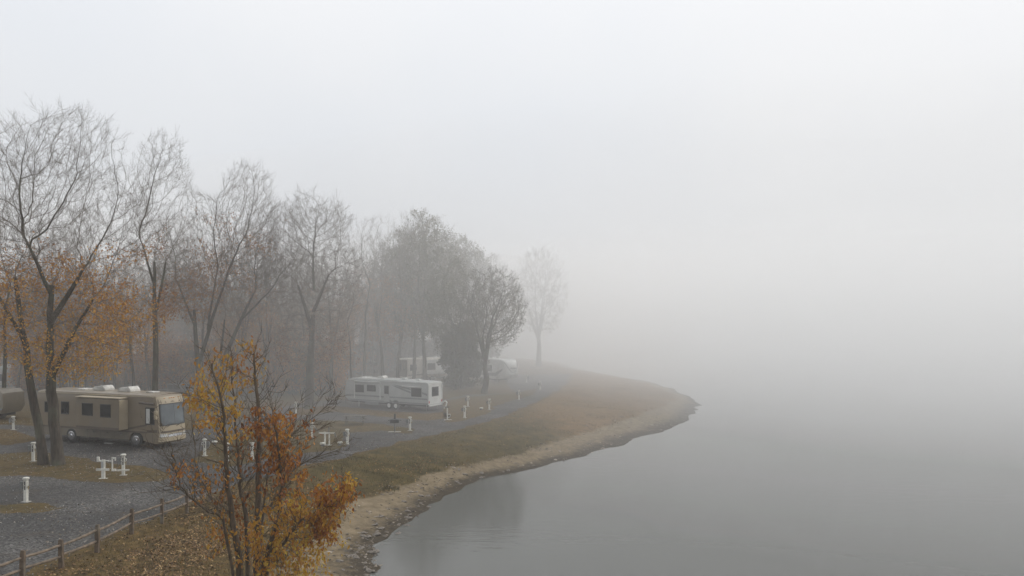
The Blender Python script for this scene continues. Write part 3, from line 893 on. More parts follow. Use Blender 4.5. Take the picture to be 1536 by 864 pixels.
place_px('shore_low', 727, 590, 'round crowned tree before the white fifth wheel trailer', name='spreading_tree', rz=.4)
place_px('shore_tall', 808, 549, 'lone pale tree at the end of the row nearest the open lake', name='lone_tree', rz=1.0)
place_px('wood_c', 4, 626, 'dark straight trunk at the left edge of the camp', name='bare_tree', rz=.3, s=.9)
place_px('wood_b', 200, 612, 'bare tree with rust brown leaves over the motorhome air conditioners', name='bare_tree', rz=2.2, s=.78)
for k, (px, py, key, s, rz, lb) in enumerate([
        (545, 583, 'wood_c', 1.0, .5, 'thin trunk left of the tan trailer in the mist'),
        (574, 577, 'wood_b', 1.05, 1.5, 'thin tree beside the dark end of the tan trailer'),
        (597, 577, 'wood_a', 1.0, .2, 'tree crossing the left window of the tan trailer'),
        (620, 574, 'wood_c', 1.12, 1.0, 'straight trunk crossing the middle of the tan trailer'),
        (638, 576, 'leafy', 1.15, 2.9, 'thick trunk crossing the right end of the tan trailer')]):
    place_px(key, px, py, lb, name='misty_tree', s=s, rz=rz)
def wood_label(px, key):
    kind = {'wood_c': 'bare slender tree', 'wood_a': 'tall rusty leaved tree', 'wood_b': 'shorter amber leaved tree'}[key]
    where = ('in the misty wood behind the tan motorhome' if px < 290 else 'in the misty wood between the motorhome and the white trailer' if px < 510
             else 'fading into the fog behind the far trailers')
    return kind + ' ' + where, kind + 's ' + where
wood = [(600, 566, 'leafy', 1.1), (668, 562, 'leafy', 1.12), (696, 558, 'leafy', 1.1), (650, 556, 'leafy', 1.3), (712, 553, 'leafy', 1.05), (570, 562, 'wood_a', 1.2), (622, 557, 'leafy', 1.25), (690, 556, 'leafy', 1.15), (738, 549, 'leafy', 1.05)]
rw = random.Random(5)
for k in range(150):
    px = rw.uniform(-60, 600); py = 552 + 50 * rw.random() ** 1.1
    if abs(px - 590) < 60 and py > 572: continue
    if 230 < px < 300 and py > 575: py = 568
    wood.append((px, py, rw.choice(['wood_a', 'wood_b', 'wood_c', 'wood_a', 'wood_c']), rw.uniform(.6, .9)))
for k, (px, py, key, s) in enumerate(wood):
    leafy = key == 'leafy'
    lb, gr = ('leafy tree fading into the fog behind the far trailers', 'leafy trees in the fog') if leafy else wood_label(px, key)
    place_px(key, px, py, lb, name='leafy_tree' if leafy else 'woodland_tree', rz=rw.uniform(0, 6.28), s=s, group=gr)

# dense evergreen between the trailers
def evergreen(loc, H, Rm, seed, label, n=42000, group=None):
    rng = np.random.default_rng(seed)
    t = thing('dense_tree', label, 'tree', loc, 0, group)
    MB().tube([(0, 0, -.3), (0, 0, H * .5), (0, 0, H * .96)], [.32, .2, .03], 8).obj('trunk', M_bark, t, smooth=True)
    z = H * (0.05 + 0.93 * rng.random(n) ** 1.1)
    prof = Rm * np.sqrt(np.clip(1 - ((z / H - .42) / .60) ** 2, 0.02, 1))
    an = rng.random(n) * 6.283
    lob = 1 + .3 * np.sin(an * 3 + z * .7) + .2 * np.sin(an * 5 - z * 1.1) + .15 * np.sin(an * 2 + z * 2.3)
    r = prof * lob * rng.random(n) ** .45
    p = np.stack([r * np.cos(an), r * np.sin(an), z], 1)
    keep = np.array([mnoise.noise(Vector(q) * .55) > -.20 for q in p])
    me = leaf_mesh('crown', p[keep], .21 if n > 9000 else .34, rng, .25, down=.2); me.materials.append(M_olive)
    tag(link('crown', me, None, t), kind='stuff')
place_px('leafy', 682, 585, 'nearest dense leafy tree between the two far trailers', name='leafy_tree', s=.80, rz=1.1)
x, y = G(693, 583); evergreen((x, y, 0), 8.5, 2.4, 3, 'dark dense low tree right of the tan trailer')
x, y = G(674, 566); evergreen((x, y, 0), 8.0, 2.2, 6, 'smaller dark dense tree beside the round crowned tree')
# the wood closes in behind the far trailers
for k in range(34):
    px = rw.uniform(540, 735); py = rw.uniform(551, 559.5)
    if k % 2:
        ky = rw.choice(['wood_a', 'wood_c', 'wood_b']); lb, gr = wood_label(px, ky)
        place_px(ky, px, py, lb, name='woodland_tree', rz=rw.uniform(0, 6.28), s=rw.uniform(.7, 1.0), group=gr)
    else:
        x, y = G(px, py); evergreen((x, y, 0), rw.uniform(4.5, 8), rw.uniform(2.4, 3.6), 100 + k, 'dark dense thicket tree in the fog behind the far trailers', 4500, 'thicket trees behind the far trailers')

# low brush under the wood
for k, sd in enumerate((31, 32, 33)):
    rg = random.Random(sd); H = 3.6
    axs = []
    for q in range(9):
        a = rg.uniform(0, 6.28); s = rg.uniform(.4, 1.9)
        axs.append([(math.cos(a) * .2, math.sin(a) * .2, 0, .03), (math.cos(a) * s * .5, math.sin(a) * s * .5, H * .5, .02), (math.cos(a) * s, math.sin(a) * s, H * rg.uniform(.7, 1), .008)])
    tree_proto('brush%d' % k, sd, axs, .1, H, leaves=2600, lz=(.2, 3.8), tint=(.35, .5, .68)[k], lsize=.13, thr=-.35, limbs_per_m=2.2, limb_len=.3, nb=4, nt=3, ntt=2, tmin=.008)
for k in range(130):
    px = rw.uniform(-40, 590); py = 556 + 42 * rw.random() ** 1.2
    if 505 < px and py > 566: continue
    x, y = G(px, py)
    if abs(px - 618) < 52 and py > 562: continue
    where = 'behind the tan motorhome' if px < 290 else 'between the motorhome and the white trailer' if px < 510 else 'near the far trailers'
    t = thing('brush', 'low rusty brush under the misty wood ' + where, 'bush', (x, y, 0), rw.uniform(0, 6.28), 'brush under the wood ' + where)
    s = rw.uniform(.9, 1.9); t.scale = (s, s, s)
    w, c, lf = PROTO['brush%d' % rw.choice([0, 0, 1, 1, 2])]
    link('branch', w, None, t); link('twigs', c, None, t); tag(link('foliage', lf, None, t), kind='stuff')

# ------------------------------------------------------------------ foreground bush on the bank
def foreground_bush():
    D = 19.0
    x0, y0 = -6.45, D
    z0 = hz(x0, y0)
    t = thing('autumn_shrub', 'many stemmed foreground shrub with yellow and rust leaves on the bank', 'shrub', (x0, y0, z0))
    o = Vector((x0, y0, z0))
    rng = random.Random(77); nr = np.random.default_rng(77)
    Q = lambda x, y, dd=0.0: At(x, y, D + dd) - o
    S = [  # photo pixels, depth offset, radii
        ([(374, 0), (361, 864, -.2), (350, 789, -.4), (341, 718, -.5), (338, 666, -.6), (330, 600, -.7), (318, 545, -.7)], .10),
        ([(378, 0), (370, 800, .3), (362, 736, .5), (358, 690, .6), (352, 620, .7), (345, 520, .8)], .07),
        ([(382, 0), (385, 864, 0), (386, 806, 0), (387, 701, .1), (390, 640, .2), (384, 575, .3), (380, 530, .3)], .12),
        ([(386, 0), (400, 850, -.5), (421, 760, -.8), (420, 700, -.9), (412, 640, -1.0), (408, 612, -1.0)], .07),
        ([(386, 0), (389, 806, .4), (412, 752, .8), (440, 706, 1.2), (468, 688, 1.5), (512, 674, 1.8)], .045),
        ([(376, 0), (341, 803, -.5), (312, 768, -.9), (276, 736, -1.2), (262, 700, -1.3), (254, 662, -1.4)], .04),
        ([(384, 0), (392, 859, -.6), (425, 815, -1.0), (447, 785, -1.2), (482, 762, -1.4), (524, 728, -1.6)], .055),
        ([(372, 0), (352, 800, .6), (325, 760, 1.0), (302, 720, 1.2), (292, 680, 1.3), (285, 600, 1.3)], .035),
        ([(380, 0), (400, 720, 1.0), (430, 660, 1.4), (466, 630, 1.8), (500, 600, 2.0)], .03),
    ]
    tips = []; allp = []
    twigs = Chains()
    for pts, r in S:
        ax = []
        n = len(pts)
        for i, p in enumerate(pts):
            if len(p) == 2:
                v = Vector(((p[0] - 380) * .018, rng.uniform(-.15, .15), -.3))
            else:
                v = Q(*p)
            ax.append((v.x, v.y, v.z, r * (1 - .85 * i / (n - 1))))
        pp, rr = smooth_axis(ax, rng, 5, .02)
        c = Chains(); c.add(pp, rr, 10)
        me = c.mesh('stem'); link('stem', me, M_shbark, t)
        L = sum((b - a).length for a, b in zip(pp, pp[1:]))
        nl = int(L * 4.0)
        for k in range(nl):
            tt = .28 + .72 * (k + rng.random()) / nl
            p, d = on_path(pp, min(tt, .999)); a = R(rng.uniform(25, 60))
            dd = d * math.cos(a) + rand_perp(d, rng) * math.sin(a)
            LL = rng.uniform(.5, 1.5) * (1.25 - .6 * tt)
            lp = grow_path(p, dd, LL, 6, rng, .13, .06)
            r0 = min(.010, on_r(rr, tt) * .5)
            twigs.add(lp, [r0 * (1 - .75 * i / 5) for i in range(6)], 5)
            for q in range(6):
                t2 = rng.uniform(.15, .98); p2, d2 = on_path(lp, t2); a2 = R(rng.uniform(25, 55))
                tp = grow_path(p2, d2 * math.cos(a2) + rand_perp(d2, rng) * math.sin(a2), LL * rng.uniform(.2, .45), 4, rng, .15, .05)
                twigs.add(tp, [.0055, .0045, .0035, .0025], 4)
                allp += [tp[1], tp[2], tp[3]]
    CL = [  # px, py, rx, ry, depth, count, tint
        (312, 590, 30, 32, 0, 250, .80), (350, 556, 45, 38, .5, 210, .70), (342, 612, 36, 30, -.3, 130, .72), (385, 560, 34, 36, .4, 90, .50),
        (300, 640, 22, 30, .3, 30, .62),
        (404, 636, 33, 26, -1, 330, .38), (424, 680, 30, 30, -.9, 260, .40), (405, 700, 32, 26, -.6, 130, .24), (436, 715, 26, 22, -.8, 120, .38),
        (430, 770, 46, 36, -1, 330, .68), (405, 825, 30, 42, -.8, 330, .70), (455, 815, 42, 40, -1.1, 400, .74), (478, 770, 36, 34, -1.3, 290, .62),
        (502, 742, 36, 24, -1.5, 360, .42), (524, 722, 14, 14, -1.6, 70, .72), (488, 790, 26, 24, -1.3, 170, .34), (420, 862, 46, 30, -1, 260, .74),
        (352, 745, 34, 40, .3, 60, .22), (370, 790, 26, 40, .2, 60, .28), (300, 735, 46, 46, -.9, 110, .50), (275, 700, 30, 36, -1.2, 60, .42), (330, 800, 30, 40, -.3, 90, .58), (350, 690, 50, 50, .5, 60, .24), (455, 640, 30, 30, .8, 20, .25)]
    pts, tints = [], []
    for (px, py, rx, ry, dd, n, ti) in CL:
        sub = [(nr.normal(0, .42), nr.normal(0, .42), nr.normal(0, .5)) for _ in range(max(3, n // 14))]
        for _ in range(int(n * 1.45)):
            s = sub[nr.integers(len(sub))]
            u, v, w = s[0] + nr.normal(0, .16), s[1] + nr.normal(0, .2), s[2] + nr.normal(0, .2)
            p = Q(px + u * rx * 1.2, py + v * ry * 1.2, dd + w * .8)
            pts.append(p); tints.append(ti + .1 * s[0] + .10 * (rng.random() < .25))
        for s in sub:   # a spray of twigs reaches every clump from the nearest wood
            p = Q(px + s[0] * rx * 1.2, py + s[1] * ry * 1.2, dd + s[2] * .8)
            q = min(allp, key=lambda a: (a - p).length_squared + (4 if a.z > p.z + .3 else 0))
            md = q.lerp(p, .5) + Vector((rng.gauss(0, .05), rng.gauss(0, .05), .06))
            twigs.add([q, md, p], [.008, .006, .003], 4)
    link('twigs', twigs.mesh('twigs', True), M_shbark, t)
    pts = np.array([tuple(p) for p in pts]); tints = np.array(tints)
    # shape: a six-sided leaf with a folded midrib and a stalk side
    def leafset(name, P_, T_, smin, smax, single=False):
        n = len(P_)
        a = nr.normal(size=(n, 3)) * .6; a[:, 2] -= 1.0; a /= np.linalg.norm(a, axis=1, keepdims=True)
        b = nr.normal(size=(n, 3)); b -= a * np.sum(a * b, 1, keepdims=True); b /= np.linalg.norm(b, axis=1, keepdims=True)
        c = np.cross(a, b)
        s = nr.uniform(smin, smax, n)[:, None]
        q = [P_, P_ + a * s * .35 + b * s * .25 + c * s * .08, P_ + a * s * .72 + b * s * .17 + c * s * .06, P_ + a * s * 1.05 + c * s * .12,
             P_ + a * s * .72 - b * s * .17 + c * s * .06, P_ + a * s * .35 - b * s * .25 + c * s * .08, P_ + a * s * .5 - c * s * .02]
        v = np.stack(q, 1).reshape(-1, 3)
        base = np.arange(n)[:, None] * 7
        f = np.concatenate([base + np.array([[6, i, (i + 1) % 6]]) for i in range(6)])
        tt = np.clip(T_ + nr.normal(0, .12, n), 0, 1)
        return np_mesh(name, v, f, False, {'tint': ('FACE', 'FLOAT', np.tile(tt, 6))})
    camd = pts[:, 1]
    order = np.argsort(camd); near = order[:300]; rest = order[300:]
    protos = []
    for k in range(14):
        tv = k / 13
        me = leafset('leaf', np.zeros((1, 3)), np.array([.15 + .75 * tv]), .115, .135); me.materials.append(M_shleaf); protos.append((.15 + .7 * tv, me))
    for i in near:
        k = int(np.clip(round((tints[i] + nr.normal(0, .08) - .15) / .7 * 13), 0, 13))
        lo = link('leaf', protos[k][1], None, t)
        lo.location = Vector(pts[i]); lo.rotation_euler = (nr.uniform(-.5, .5), nr.uniform(-.5, .5), nr.uniform(0, 6.28))
        sc = nr.uniform(.7, 1.05); lo.scale = (sc, sc, sc)
    me = leafset('foliage', pts[rest], tints[rest], .065, .14); me.materials.append(M_shleaf)
    tag(link('foliage', me, None, t), kind='stuff')
foreground_bush()
# ------------------------------------------------------------------ vehicles
def loft_body(prof, W, top_drop=0.10, nose=0.0, nose_x=None, edge=0.10):
    """side outline (x,z) lofted across the width; roof edges rounded, front plan curved by nose"""
    ys = [-W / 2, -W / 2 + .03, -W / 2 + edge, -W / 2 + edge * 2.2, -W / 4, 0, W / 4, W / 2 - edge * 2.2, W / 2 - edge, W / 2 - .03, W / 2]
    zt = max(z for _, z in prof)
    xf = max(x for x, _ in prof) if nose_x is None else nose_x
    V, F = [], []; n = len(prof)
    for y in ys:
        e = max(0, (abs(y) - (W / 2 - edge)) / edge)
        s = 1 - math.sqrt(max(0, 1 - e * e))
        crown = (2 * y / W) ** 2
        for x, z in prof:
            zz = z; xx = x
            if z > zt - .35: zz = z - top_drop * s - .03 * crown
            if nose and x > xf - 1.3:
                k = min(1, (x - (xf - 1.3)) / 1.3)
                xx = x - k * (nose * crown ** 2 + .12 * s)
            V.append((xx, y, zz))
    m = len(ys)
    for j in range(m - 1):
        for i in range(n):
            a, b = j * n + i, j * n + (i + 1) % n
            F.append((a, b, b + n, a + n))
    F.append(tuple(reversed(range(n)))); F.append(tuple(range((m - 1) * n, m * n)))
    return MB().add(V, F)

def arch(cx, r, z0, n=10):
    """points of a wheel arch, going from high x to low x along the bottom edge"""
    h = z0; out = []
    for k in range(n + 1):
        a = math.pi * k / n
        out.append((cx + r * math.cos(a), max(h, .52 + r * math.sin(a) * .92)))
    return out

def wheel(parent, x, y, r, w, hub=None, dual=False):
    g = MB().tube([(x, y - w / 2, r), (x, y - w / 2 + .03, r), (x, y + w / 2 - .03, r), (x, y + w / 2, r)], [r * .9, r, r, r * .9], 28)
    wo_ = g.obj('wheel', M_dark, parent, smooth=True)
    sgn = -1 if y < 0 else 1
    yo = y + sgn * w / 2
    rim = MB().tube([(x, yo - sgn * .02, r), (x, yo + sgn * .012, r), (x, yo + sgn * .02, r)], [r * .62, r * .6, r * .5], 24)
    rim.tube([(x, yo + sgn * .02, r), (x, yo + sgn * .07, r)], [r * .24, r * .18], 12)
    ro = rim.obj('rim', hub or M_chrome, wo_, smooth=True)
    return wo_

def side_window(parent, x0, x1, z0, z1, y, name='window', glass=None, th=.03, frm=None):
    s = -1 if y < 0 else 1
    a, b = sorted((y, y + s * th))
    f = MB()
    t = .045
    f.box(x0 - t, x1 + t, a, b, z0 - t, z0); f.box(x0 - t, x1 + t, a, b, z1, z1 + t)
    f.box(x0 - t, x0, a, b, z0, z1); f.box(x1, x1 + t, a, b, z0, z1)
    fo = f.obj(name, frm or M_wframe, parent, bevel=.006, seg=1)
    a2, b2 = sorted((y - s * .01, y + s * th * .45))
    po = MB().box(x0, x1, a2, b2, z0, z1).obj('pane', glass or M_glass, fo)
    return fo

M_wframe = mat('window_frame_black', (0.035, 0.035, 0.035), 0.5, (0.025, 0.025, 0.025))
M_tan = mat('tan_motorhome_paint', (0.20, 0.16, 0.108), 0.4, (0.172, 0.136, 0.09), 1.2, coat=.15, dirt=(0.15, 0.13, 0.10), dscale=.6)
M_tanlight = mat('cream_motorhome_paint', (0.40, 0.335, 0.235), 0.4, (0.345, 0.288, 0.20), 1.2, coat=.15, dirt=(0.33, 0.275, 0.20), dscale=.7)
M_brown = mat('brown_stripe_paint', (0.11, 0.085, 0.062), 0.4, (0.085, 0.065, 0.048), 2.0, coat=.2)
M_olivp = mat('khaki_stripe_paint', (0.16, 0.138, 0.102), 0.4, (0.135, 0.115, 0.085), 2.0, coat=.2)
M_rvwhite = mat('trailer_white', (0.60, 0.61, 0.59), 0.4, (0.52, 0.53, 0.51), 1.0, dirt=(0.38, 0.38, 0.35), dscale=.8, coat=.1)
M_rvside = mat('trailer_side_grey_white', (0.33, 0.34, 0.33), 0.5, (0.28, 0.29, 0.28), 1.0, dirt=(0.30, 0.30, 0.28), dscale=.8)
M_rvgrey = mat('trailer_grey_stripe', (0.16, 0.17, 0.175), 0.5, (0.13, 0.135, 0.14), 2.0)
M_acgrey = mat('roof_unit_plastic', (0.58, 0.57, 0.53), 0.6, (0.45, 0.44, 0.41), 5.0, dirt=(0.25, 0.24, 0.22))
M_cream = mat('cream_trailer', (0.66, 0.63, 0.55), 0.5, (0.58, 0.55, 0.48), 1.0, dirt=(0.30, 0.29, 0.25), dscale=.8)

def roof_unit(parent, x, y, z, L=1.0, W=.75, H=.26, m=None, rear=.7):
    p = [(-L / 2, 0), (L / 2, 0), (L / 2 - .06, H * .5), (L / 2 - .25, H), (-L / 2 + .12, H * rear), (-L / 2, H * .35)]
    b = MB().prism([(x + a, z + c) for a, c in p], y - W / 2, y + W / 2)
    return b.obj('air_conditioner', m or M_acgrey, parent, bevel=.05, smooth=True, seg=3)

def motorhome():
    L, W = 12.1, 2.5
    h = Vector((math.cos(R(-21.5)), math.sin(R(-21.5)), 0)); pr = Vector((-h.y, h.x, 0))
    cx, cy_ = G(239, 674.5)
    c = Vector((cx, cy_, 0)) - h * (L / 2 - .15) + pr * (W / 2)
    t = thing('motorhome', 'tan and cream motorhome with its slide out room extended', 'motorhome', tuple(c), R(-21.5))
    X = L / 2
    u = lambda d: X - d              # distance from the front
    fw, rw_ = u(2.25), u(8.5)
    bot = .36
    prof = [(-X + .04, bot + .1), (-X, .9), (-X, 2.6), (-X + .03, 3.15), (-X + .14, 3.33), (-X + .5, 3.38), (0, 3.38), (X - 1.1, 3.36), (X - .62, 3.32), (X - .40, 3.22),
            (X - .30, 3.02), (X - .22, 2.86), (X - .12, 2.2), (X - .03, 1.45), (X, 1.25), (X, .95), (X + .02, .78), (X - .02, .48), (X - .08, bot)]
    prof += arch(fw, .66, bot) + arch(rw_, .66, bot)
    loft_body(prof, W, .13, nose=.34, edge=.14).obj('body', M_tan, t, smooth=True)
    def front_x(y, z):
        # same front surface as the body
        fr = [(X + .02, .78), (X, .95), (X, 1.25), (X - .03, 1.45), (X - .12, 2.2), (X - .22, 2.86), (X - .30, 3.02), (X - .40, 3.22)]
        z = max(fr[0][1], min(fr[-1][1], z))
        for (x0, z0), (x1, z1) in zip(fr, fr[1:]):
            if z0 <= z <= z1: x = x0 + (x1 - x0) * (z - z0) / (z1 - z0); break
        cr = (2 * y / W) ** 2
        e = max(0, (abs(y) - (W / 2 - .14)) / .14); s = 1 - math.sqrt(max(0, 1 - e * e))
        k = min(1, (x - (X + .02 - 1.3)) / 1.3)
        return x - k * (.34 * cr ** 2 + .12 * s)
    def patch(name, y0, y1, z0, z1, off, m, th=.03, parent=t, ny=14, nz=6):
        V, F = [], []
        for j in range(nz + 1):
            for i in range(ny + 1):
                y = y0 + (y1 - y0) * i / ny; z = z0 + (z1 - z0) * j / nz
                x = front_x(y, z)
                V += [(x + off, y, z), (x + off - th, y, z)]
        w = 2 * (ny + 1)
        for j in range(nz):
            for i in range(ny):
                a = j * w + 2 * i
                F.append((a, a + 2, a + 2 + w, a + w)); F.append((a + 1, a + 1 + w, a + 3 + w, a + 3))
        for i in range(ny):
            a = 2 * i; F.append((a, a + 1, a + 3, a + 2)); b = nz * w + 2 * i; F.append((b, b + 2, b + 3, b + 1))
        for j in range(nz):
            a = j * w; F.append((a, a + w, a + w + 1, a + 1)); b = j * w + 2 * ny; F.append((b, b + 1, b + 1 + w, b + w))
        return MB().add(V, F).obj(name, m, parent, smooth=True)
    patch('front_cap', -1.17, 1.17, .8, 3.2, .012, M_tanlight, .05)
    wf = patch('windscreen', -1.10, 1.10, 1.50, 2.80, .022, M_wframe, .03)
    patch('pane', -1.04, -.012, 1.56, 2.74, .034, M_wind, .02, wf); patch('pane', .012, 1.04, 1.56, 2.74, .034, M_wind, .02, wf)
    for y0 in (-.75, .1):
        p0 = (front_x(y0, 1.42) + .05, y0, 1.43); p1 = (front_x(y0 + .5, 1.6) + .05, y0 + .62, 1.62)
        MB().tube([p0, p1], .018, 5).obj('wiper', M_dark, t)
    patch('stripe', -1.20, 1.20, 1.08, 1.20, .02, M_brown, .03)
    patch('grille', -.62, .62, .80, 1.0, .03, M_chrome, .03)
    for s in (-1, 1):
        ya, yb = sorted((s * .70, s * 1.14))
        patch('headlight', ya, yb, .82, 1.02, .04, M_lens, .03)
    patch('bumper', -1.19, 1.19, .50, .78, .07, M_tanlight, .10)
    for y in (-.62, -.2, 0, .2, .62):
        x = front_x(y, 3.1)
        MB().box(x, x + .05, y - .05, y + .05, 3.085, 3.13).obj('marker_light', M_amber, t, bevel=.01)
    for s in (-1, 1):   # long arm mirrors
        mm = MB().tube([(X - .55, s * 1.22, 2.55), (X - .30, s * 1.42, 2.58), (X - .18, s * 1.5, 2.45)], .025, 6)
        mm.box(X - .30, X - .12, s * 1.5 - .09, s * 1.5 + .09, 1.95, 2.45)
        mm.obj('mirror', M_tanlight, t, bevel=.01)
    S = -W / 2
    # stripes along the near side, laid proud of the wall
    def strip(x0, x1, z0, z1, m, off=.008, sh=0.0):
        return MB().prism([(x0, z0), (x1, z0 + sh), (x1, z1 + sh), (x0, z1)], S - off, S + .01).obj('stripe', m, t)
    strip(-X + .05, u(1.25), 1.05, 1.16, M_brown, .012)
    strip(-X + .05, u(3.0), .52, 1.05, M_olivp, .006)
    strip(u(1.25), u(.35), 1.10, 1.26, M_brown, .012, .04)
    MB().prism([(u(6.9), 1.16), (u(3.2), 1.16), (u(1.3), 1.50), (u(1.2), 1.62), (u(3.4), 1.26)], S - .010, S + .01).obj('stripe', M_brown, t)
    for d in (.75, 3.0, 4.3, 5.6, 6.9, 9.6, 10.9):   # storage hatch seams as real lids
        MB().box(u(d) - .012, u(d) + .012, S - .014, S + .01, .42, 1.04).obj('hatch_seam', M_brown, t)
    for d in (3.65, 4.95, 6.25):
        MB().box(u(d) - .08, u(d) + .08, S - .03, S + .01, .88, .93).obj('hatch_handle', M_chrome, t)
    # the slide out room
    sl = loft_body([(u(7.15), 1.22), (u(7.15), 3.02), (u(7.1), 3.08), (u(3.1), 3.08), (u(3.05), 3.02), (u(3.05), 1.22)], .80, .02, 0, edge=.04)
    sl.v = [(x, y - W / 2 - .34, z) for x, y, z in sl.v]
    so = sl.obj('slide_out', M_tan, t, smooth=True)
    yS = -W / 2 - .74
    MB().box(u(3.054), u(3.046) + .03, yS + .03, S - .01, 1.25, 3.0).obj('end_panel', M_tanlight, so)
    MB().box(u(7.2), u(3.0), yS - .03, S - .005, 3.085, 3.14).obj('awning_cover', M_tanlight, so, bevel=.01)
    MB().box(u(7.13), u(3.07), yS - .008, yS + .01, 1.24, 1.38).obj('stripe', M_brown, so)
    side_window(so, u(6.5), u(5.55), 2.05, 2.72, yS); side_window(so, u(4.75), u(3.85), 2.00, 2.70, yS)
    side_window(t, u(8.0), u(7.45), 1.9, 2.75, S); side_window(t, u(9.5), u(8.8), 1.95, 2.65, S)
    side_window(t, u(11.2), u(10.5), 2.0, 2.6, S)
    # driver's window: a light blind beside dark glass
    dw = side_window(t, u(1.35), u(.62), 1.62, 2.55, S)
    MB().box(u(1.33), u(1.0), S - .020, S - .015, 1.65, 2.52).obj('blind', M_rvwhite, dw)
    aw = MB().tube([(u(1.9), S - .06, 2.86), (u(.55), S - .06, 2.80)], .07, 10); aw.obj('window_awning', M_brown, t, smooth=True)
    MB().box(-X + .2, u(.7), S - .05, S + .01, 3.19, 3.24).obj('rain_gutter', M_tanlight, t)
    wheel(t, fw, -W / 2 + .13, .53, .30); wheel(t, rw_, -W / 2 + .15, .53, .34)
    wheel(t, fw, W / 2 - .17, .50, .30); wheel(t, rw_, W / 2 - .2, .50, .34)
    MB().box(-X + .3, X - .5, -W / 2 + .35, W / 2 - .35, .42, .62).obj('chassis', M_dark, t)
    for i, d in enumerate((4.4, 6.9)): roof_unit(t, u(d), .1, 3.35, 1.25, .9, .34)
    MB().box(u(2.4), u(1.7), -.3, .3, 3.36, 3.43).obj('roof_vent', M_acgrey, t, bevel=.02)
    MB().box(u(8.8), u(8.1), -.5, .2, 3.36, 3.46).obj('roof_vent', M_acgrey, t, bevel=.02)
    MB().box(-X - .06, -X + .02, -1.0, 1.0, .5, .72).obj('rear_bumper', M_chrome, t, bevel=.02)
    # folding steps below the side
    MB().box(u(4.9), u(4.2), S - .35, S - .02, .20, .25).obj('step', M_metal, t)
    def taller(o):
        if o.name.split('.')[0] in ('wheel', 'rim'): return
        if o.type == 'MESH':
            for v in o.data.vertices:
                if v.co.z > 1.1: v.co.z = 1.1 + (v.co.z - 1.1) * 1.17
        for ch in o.children: taller(ch)
    taller(t)
motorhome()

